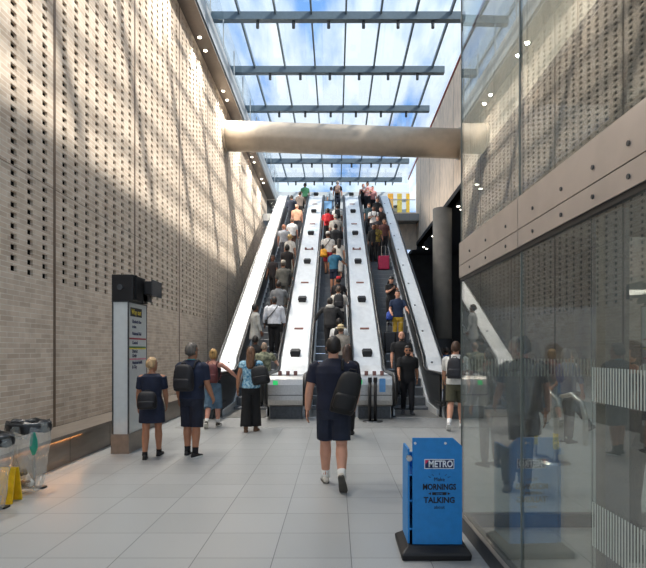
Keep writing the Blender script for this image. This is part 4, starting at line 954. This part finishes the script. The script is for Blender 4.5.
# --- centre escalator, going up
esc_person(1, 346, 329, 'person in a wide straw hat with dark band, bottom of the centre escalator', H=1.74, pose='stand', skin='fair', hair='6a5644', hat=('straw', 'dcc89c'), top='9b958c', sleeve=.7, lowc='3a3a3e', group=G1, near=1)
p = esc_person(1, 338.8, 318, 'man in white shirt with black backpack low on the centre escalator', H=1.72, pose='rail', skin='brown', hair='1b1715', top='dfe0e0', sleeve=.8, lowc='1c1e24', group=G1, near=1)
backpack(p, 'black backpack on the man in white low on the centre escalator', '15171c')
p = esc_person(1, 337.4, 300, 'person in dark grey jacket with arms spread and a pale hood on the centre escalator', H=1.74, off=-.05, pose='stand', skin='brown', hair='2a2522', top='3b3b3c', sleeve=1.9, lowc='28282a', group=G1, near=1, b=1.12, armL=(22, 42, 25, 0), armR=(40, 34, 15, 0))
MB().ell(p['U'](Vector((0, -.08, 1.47))), .14, .08, .07, 14, 8).build('hood', cloth('c8c4bc'), p['root'], smooth=True)
p = esc_person(1, 338.5, 288, 'man in cream shirt with black backpack midway on the centre escalator', H=1.74, pose='rail', skin='tan', hair='4c4038', hs='crop', top='d9d4cb', sleeve=1.6, lowc='202126', group=G1, near=1, b=1.06)
backpack(p, 'black backpack on the man in the cream shirt on the centre escalator', '191a1f', size=(.16, .09, .23))
esc_person(1, 341.3, 280, 'person in red cap and black top on the centre escalator', H=1.68, off=.22, pose='rail', skin='brown', hair='1b1614', hat=('cap', 'c02a35'), top='1b1a1e', sleeve=.9, lowc='1b1b1e', group=G1, near=1)
esc_person(1, 339.5, 248, 'man in teal blue t-shirt and navy shorts standing sideways on the centre escalator', H=1.74, off=.05, yaw=-25, pose='rail', skin='tan', hair='5a4638', top='2c6582', sleeve=.7, lowc='1a2338', lowlen=.85, shoe='b04040', group=G1, near=1, b=1.05)
esc_person(1, 342.3, 240.5, 'woman with dark hair in a long white dress on the centre escalator', H=1.66, off=.26, pose='stand', skin='fair', hair='1c1614', hs='long', top='d9d4cc', sleeve=.6, low='dress', lowlen=1.8, group=G1, female=True)
p = esc_person(1, 335.3, 235, 'man in white cap and white t-shirt with red shorts on the centre escalator', H=1.78, off=-.2, pose='stand', skin='tan', hair='4a3a30', hat=('cap', 'e8e6e2'), top='e2e0dc', sleeve=.75, lowc='b3333f', lowlen=.9, group=G1, b=1.1)
crossbody(p, 'black bag slung at the left side of the man in the white cap', '15161a', at=(-.2, -.1, 1.12))
backpack(p, 'yellow backpack held low beside the man in red shorts', 'dfa02c', at=(-.15, -.26, .84), size=(.13, .08, .16), straps=False)
esc_person(1, 340.3, 226, 'person in bulky charcoal jacket on the centre escalator', H=1.70, off=.12, pose='front', skin='brown', hair='181516', top='2a2c30', sleeve=1.8, lowc='202226', group=G1, b=1.3)
esc_person(1, 338.6, 215, 'older person in beige grey shirt high on the centre escalator', H=1.74, off=.12, pose='rail', skin='pink', hair='a39c94', top='b5b0a8', sleeve=1.0, lowc='6e6a66', group=G1, b=1.15)
p = esc_person(1, 328.4, 209.5, 'person in bright red top and black trousers high on the centre escalator', H=1.76, off=-.25, pose='stand', skin='brown', hair='171210', top='c22a33', sleeve=.8, lowc='14151a', group=G1, b=1.12)
backpack(p, 'bright red backpack high on the centre escalator', 'c8202c')
p = esc_person(1, 339, 205, 'person in white top with black backpack near the top of the centre escalator', H=1.72, off=.2, pose='stand', skin='brown', hair='1b1614', top='dddddb', sleeve=.8, lowc='1b1d22', group=G1)
backpack(p, 'black backpack near the top of the centre escalator', '17181d')
p = person('grey haired person in black top at the top of the centre escalator', P(337.6, 186, 31.0).x, 31.0, 9.6, H=1.76, pose='stand', skin='pink', hair='8f8a86', top='1d1d20', sleeve=.8, lowc='1d2638', group=G1)
backpack(p, 'pinkish tan backpack at the top of the centre escalator', 'a5897c')
person('person in pale blue shirt on the landing above the centre escalator', P(331.3, 186, 32.0).x, 32.0, 9.6, H=1.76, pose='walk', skin='tan', hair='1c1715', top='b9cad6', sleeve=1.2, lowc='6f7f92', group=G1)
# --- right escalator, coming down
def down(px, py, label, H=1.72, off=None, **k):
    k.setdefault('yaw', 180); return esc_person(2, px, py, label, H, off, group=G2, **k)
down(395.2, 331.5, 'bald bearded man in black printed t-shirt low on the right escalator', H=1.78, off=-.12, pose='stand', skin='fair', hs='bald', hair='3a2a22', beard=1, top='17181b', sleeve=.8, lowc='2a3038', near=1, b=1.15)
pp = down(387.8, 289.5, 'man in navy top and bright yellow trousers on the right escalator', H=1.78, off=.05, pose='stand', skin='fair', hair='3a2c24', hs='crop', top='1c2c48', sleeve=.7, lowc='cda63a', near=1, armL=(25, 16, 40, 0), armR=(15, 14, 45, 10))
down(385.5, 275.5, 'woman in black looking at her phone on the right escalator', H=1.70, off=-.05, yaw=200, pose='phone', skin='fair', hair='1a1514', hs='fringe', top='15161a', sleeve=.7, lowc='16171b', near=1, female=True)
for px, py, dx_, lab in ((385, 0, -.24, 'large black suitcase on the right escalator, left of a pair'), (390, 0, .1, 'large dark suitcase on the right escalator, right of a pair')):
    k = 8; suitcase(EC[2] + dx_, S0 + .22 + SD * 6, step_z(6), .33, .24, .68, '1a1c22' if dx_ < 0 else '23252c', lab, hand=.3)
r = backpack(pp, 'bright blue bag beside the man in yellow trousers', '2a4aa0', at=(.27, .12, .95), size=(.1, .1, .13), straps=False, name='blue_bag', cat='bag')
x, y, z = on_esc(2, 370, 226, 1.72)
p = down(371, 226, 'woman in yellow and black top with black trousers on the right escalator', H=1.72, off=-.12, pose='stand', skin='brown', hair='15100f', hs='long', top='a8923c', sleeve=.6, topk=dict(col2='2a2420', scale=16), lowc='14141a', female=True, armL=(20, 10, 30, 0))
k = max(0, round((y - S0 - .2) / SD) - 2); suitcase(EC[2] + .1, S0 + .2 + SD * k, step_z(k), .46, .3, .62, 'b01c4a', 'crimson suitcase on the right escalator', hand=.42)
down(366, 226.5, 'person in black beside the woman in yellow on the right escalator', H=1.70, off=-.27, pose='stand', skin='brown', hair='14100f', top='18181b', sleeve=1.8, lowc='18181b')
p = down(368.6, 207.5, 'person in white t-shirt with rucksack straps high on the right escalator', H=1.74, off=-.1, pose='front', skin='brown', hair='1b1513', top='e0dedc', sleeve=.7, lowc='2a2c34', b=1.08)
backpack(p, 'dark rucksack worn by the person in the white t-shirt on the right escalator', '22242a')
down(375.2, 209, 'person with reddish face and dark jacket high on the right escalator, near its outer rail', H=1.70, off=.25, pose='stand', skin='pink', hair='2c201c', top='2a2426', sleeve=1.7, lowc='25262c')
down(362.8, 203.5, 'person in dark teal top high on the right escalator, at its inner rail', H=1.66, off=-.27, pose='stand', skin='tan', hair='221c1a', top='3a5058', sleeve=.8, lowc='2a2e36')
down(369.5, 216, 'person in dark top with bare folded arms above the woman in yellow, right escalator', H=1.66, off=.0, pose='front', skin='pink', hair='3a2a26', top='2f2d33', sleeve=.5, lowc='1f2026')
down(375.5, 219, 'person in maroon brown shirt near the outer rail of the right escalator', H=1.66, off=.27, pose='stand', skin='tan', hair='201a18', top='5a3836', sleeve=.8, lowc='24252a')
down(372.3, 198, 'person in black jacket near the top of the right escalator', H=1.68, off=.2, pose='stand', skin='fair', hair='1b1614', top='18191d', sleeve=1.8, lowc='1d1e24')
p = person('person in white and red top at the very top of the right escalator', P(367.5, 186, 31.2).x, 31.2, 9.6, yaw=180, H=1.76, pose='front', skin='fair', hair='1a1514', top='dcd3d0', sleeve=.8, topk=dict(col2='c05a5a', scale=7), lowc='2b2c33', group=G2, b=1.1)
person('person in black vest with red sash at the top left of the right escalator', P(363.2, 186, 31.5).x, 31.5, 9.6, yaw=180, H=1.74, pose='stand', skin='pink', hair='6b3a2c', top='1f1d20', sleeve=0, lowc='25262b', group=G2)
person('person in pink top behind the crowd at the top right of the right escalator', P(372.6, 188, 31.8).x, 31.8, 9.6, yaw=180, H=1.7, pose='stand', skin='pink', hair='5a3a2c', top='c89090', sleeve=.8, lowc='2a2a30', group=G2)
# --- dark opening and beyond the glass
for px, Y, H, col, lab, pz in ((441, 17.0, 1.66, '1f4a7c', 'person in bright blue top in the dark opening, left of three', 'stand'), (447, 17.6, 1.72, '24507f', 'person in mid blue top in the dark opening, middle of three', 'walk'), (453.5, 17.2, 1.70, '2b3138', 'person in dark top in the dark opening, right of three', 'stand')):
    person(lab, (px - 336) / FPX * Y, Y, 0, yaw=20, H=H, pose=pz, skin='tan', hair='241c18', top=col, sleeve=.8, lowc='20242c', group='people in the dark opening')
person('broad person in dark coat seen through the corner pane, head above the stripes', 2.05, 6.1, 0, yaw=160, H=1.74, pose='stand', skin='brown', hair='1a1614', top='26282a', sleeve=1.9, lowc='2e3634', coat=1, near=1, b=1.3)
person('person in grey jacket seen through the glass left of the broad dark figure', 2.12, 7.4, 0, yaw=20, H=1.62, pose='stand', skin='tan', hair='2a2422', top='4a4d4e', sleeve=1.9, lowc='3a3d40', near=1)
person('person in black jacket seen through the nearest striped pane', 2.28, 4.15, 0, yaw=70, H=1.66, pose='stand', skin='tan', hair='17120f', top='1c1f22', sleeve=1.9, lowc='1e2124', near=1)
p = person('person in blue with folded jacket beyond the steel barriers behind the glass', 4.0, 9.3, 0, yaw=-60, H=1.62, pose='front', skin='tan', hair='2a221e', top='2f4668', sleeve=1.8, lowc='25282e', near=1)
p = person('person in white top walking beyond the steel barriers behind the glass', 4.5, 10.2, 0, yaw=90, H=1.62, pose='walk', skin='tan', hair='2a221e', top='cfd2d4', sleeve=.9, lowc='2b2d33', near=1)

# --- turn the lofted figures into continuous surfaces (one evaluation for all)
for o, vx, ex_ in PENDING:
    rmod = o.modifiers.new('r', 'REMESH'); rmod.mode = 'VOXEL'; rmod.voxel_size = vx; rmod.use_smooth_shade = True
    sm2 = o.modifiers.new('s', 'SMOOTH'); sm2.factor = .5; sm2.iterations = 3
dg = bpy.context.evaluated_depsgraph_get()
done = []
for o, vx, ex_ in PENDING: done.append(bpy.data.meshes.new_from_object(o.evaluated_get(dg)))
for (o, vx, ex_), me in zip(PENDING, done):
    o.modifiers.clear(); mats_ = list(o.data.materials)
    me.materials.clear()
    for m_ in mats_: me.materials.append(m_)
    if ex_:
        bm = bmesh.new(); bm.from_mesh(me)
        for f in bm.faces: f.material_index = 0
        vs_ = [bm.verts.new(v) for v in ex_.v]
        for f, mi in zip(ex_.f, ex_.m):
            try: nf = bm.faces.new([vs_[i] for i in f]); nf.material_index = mi; nf.smooth = True
            except ValueError: pass
        bmesh.ops.recalc_face_normals(bm, faces=bm.faces)
        bm.to_mesh(me); bm.free()
    me.name = o.name; o.data = me; me.shade_smooth()
for o in list(scene.objects):
    if '_w' in o: del o['_w']
    if '_s' in o: del o['_s']
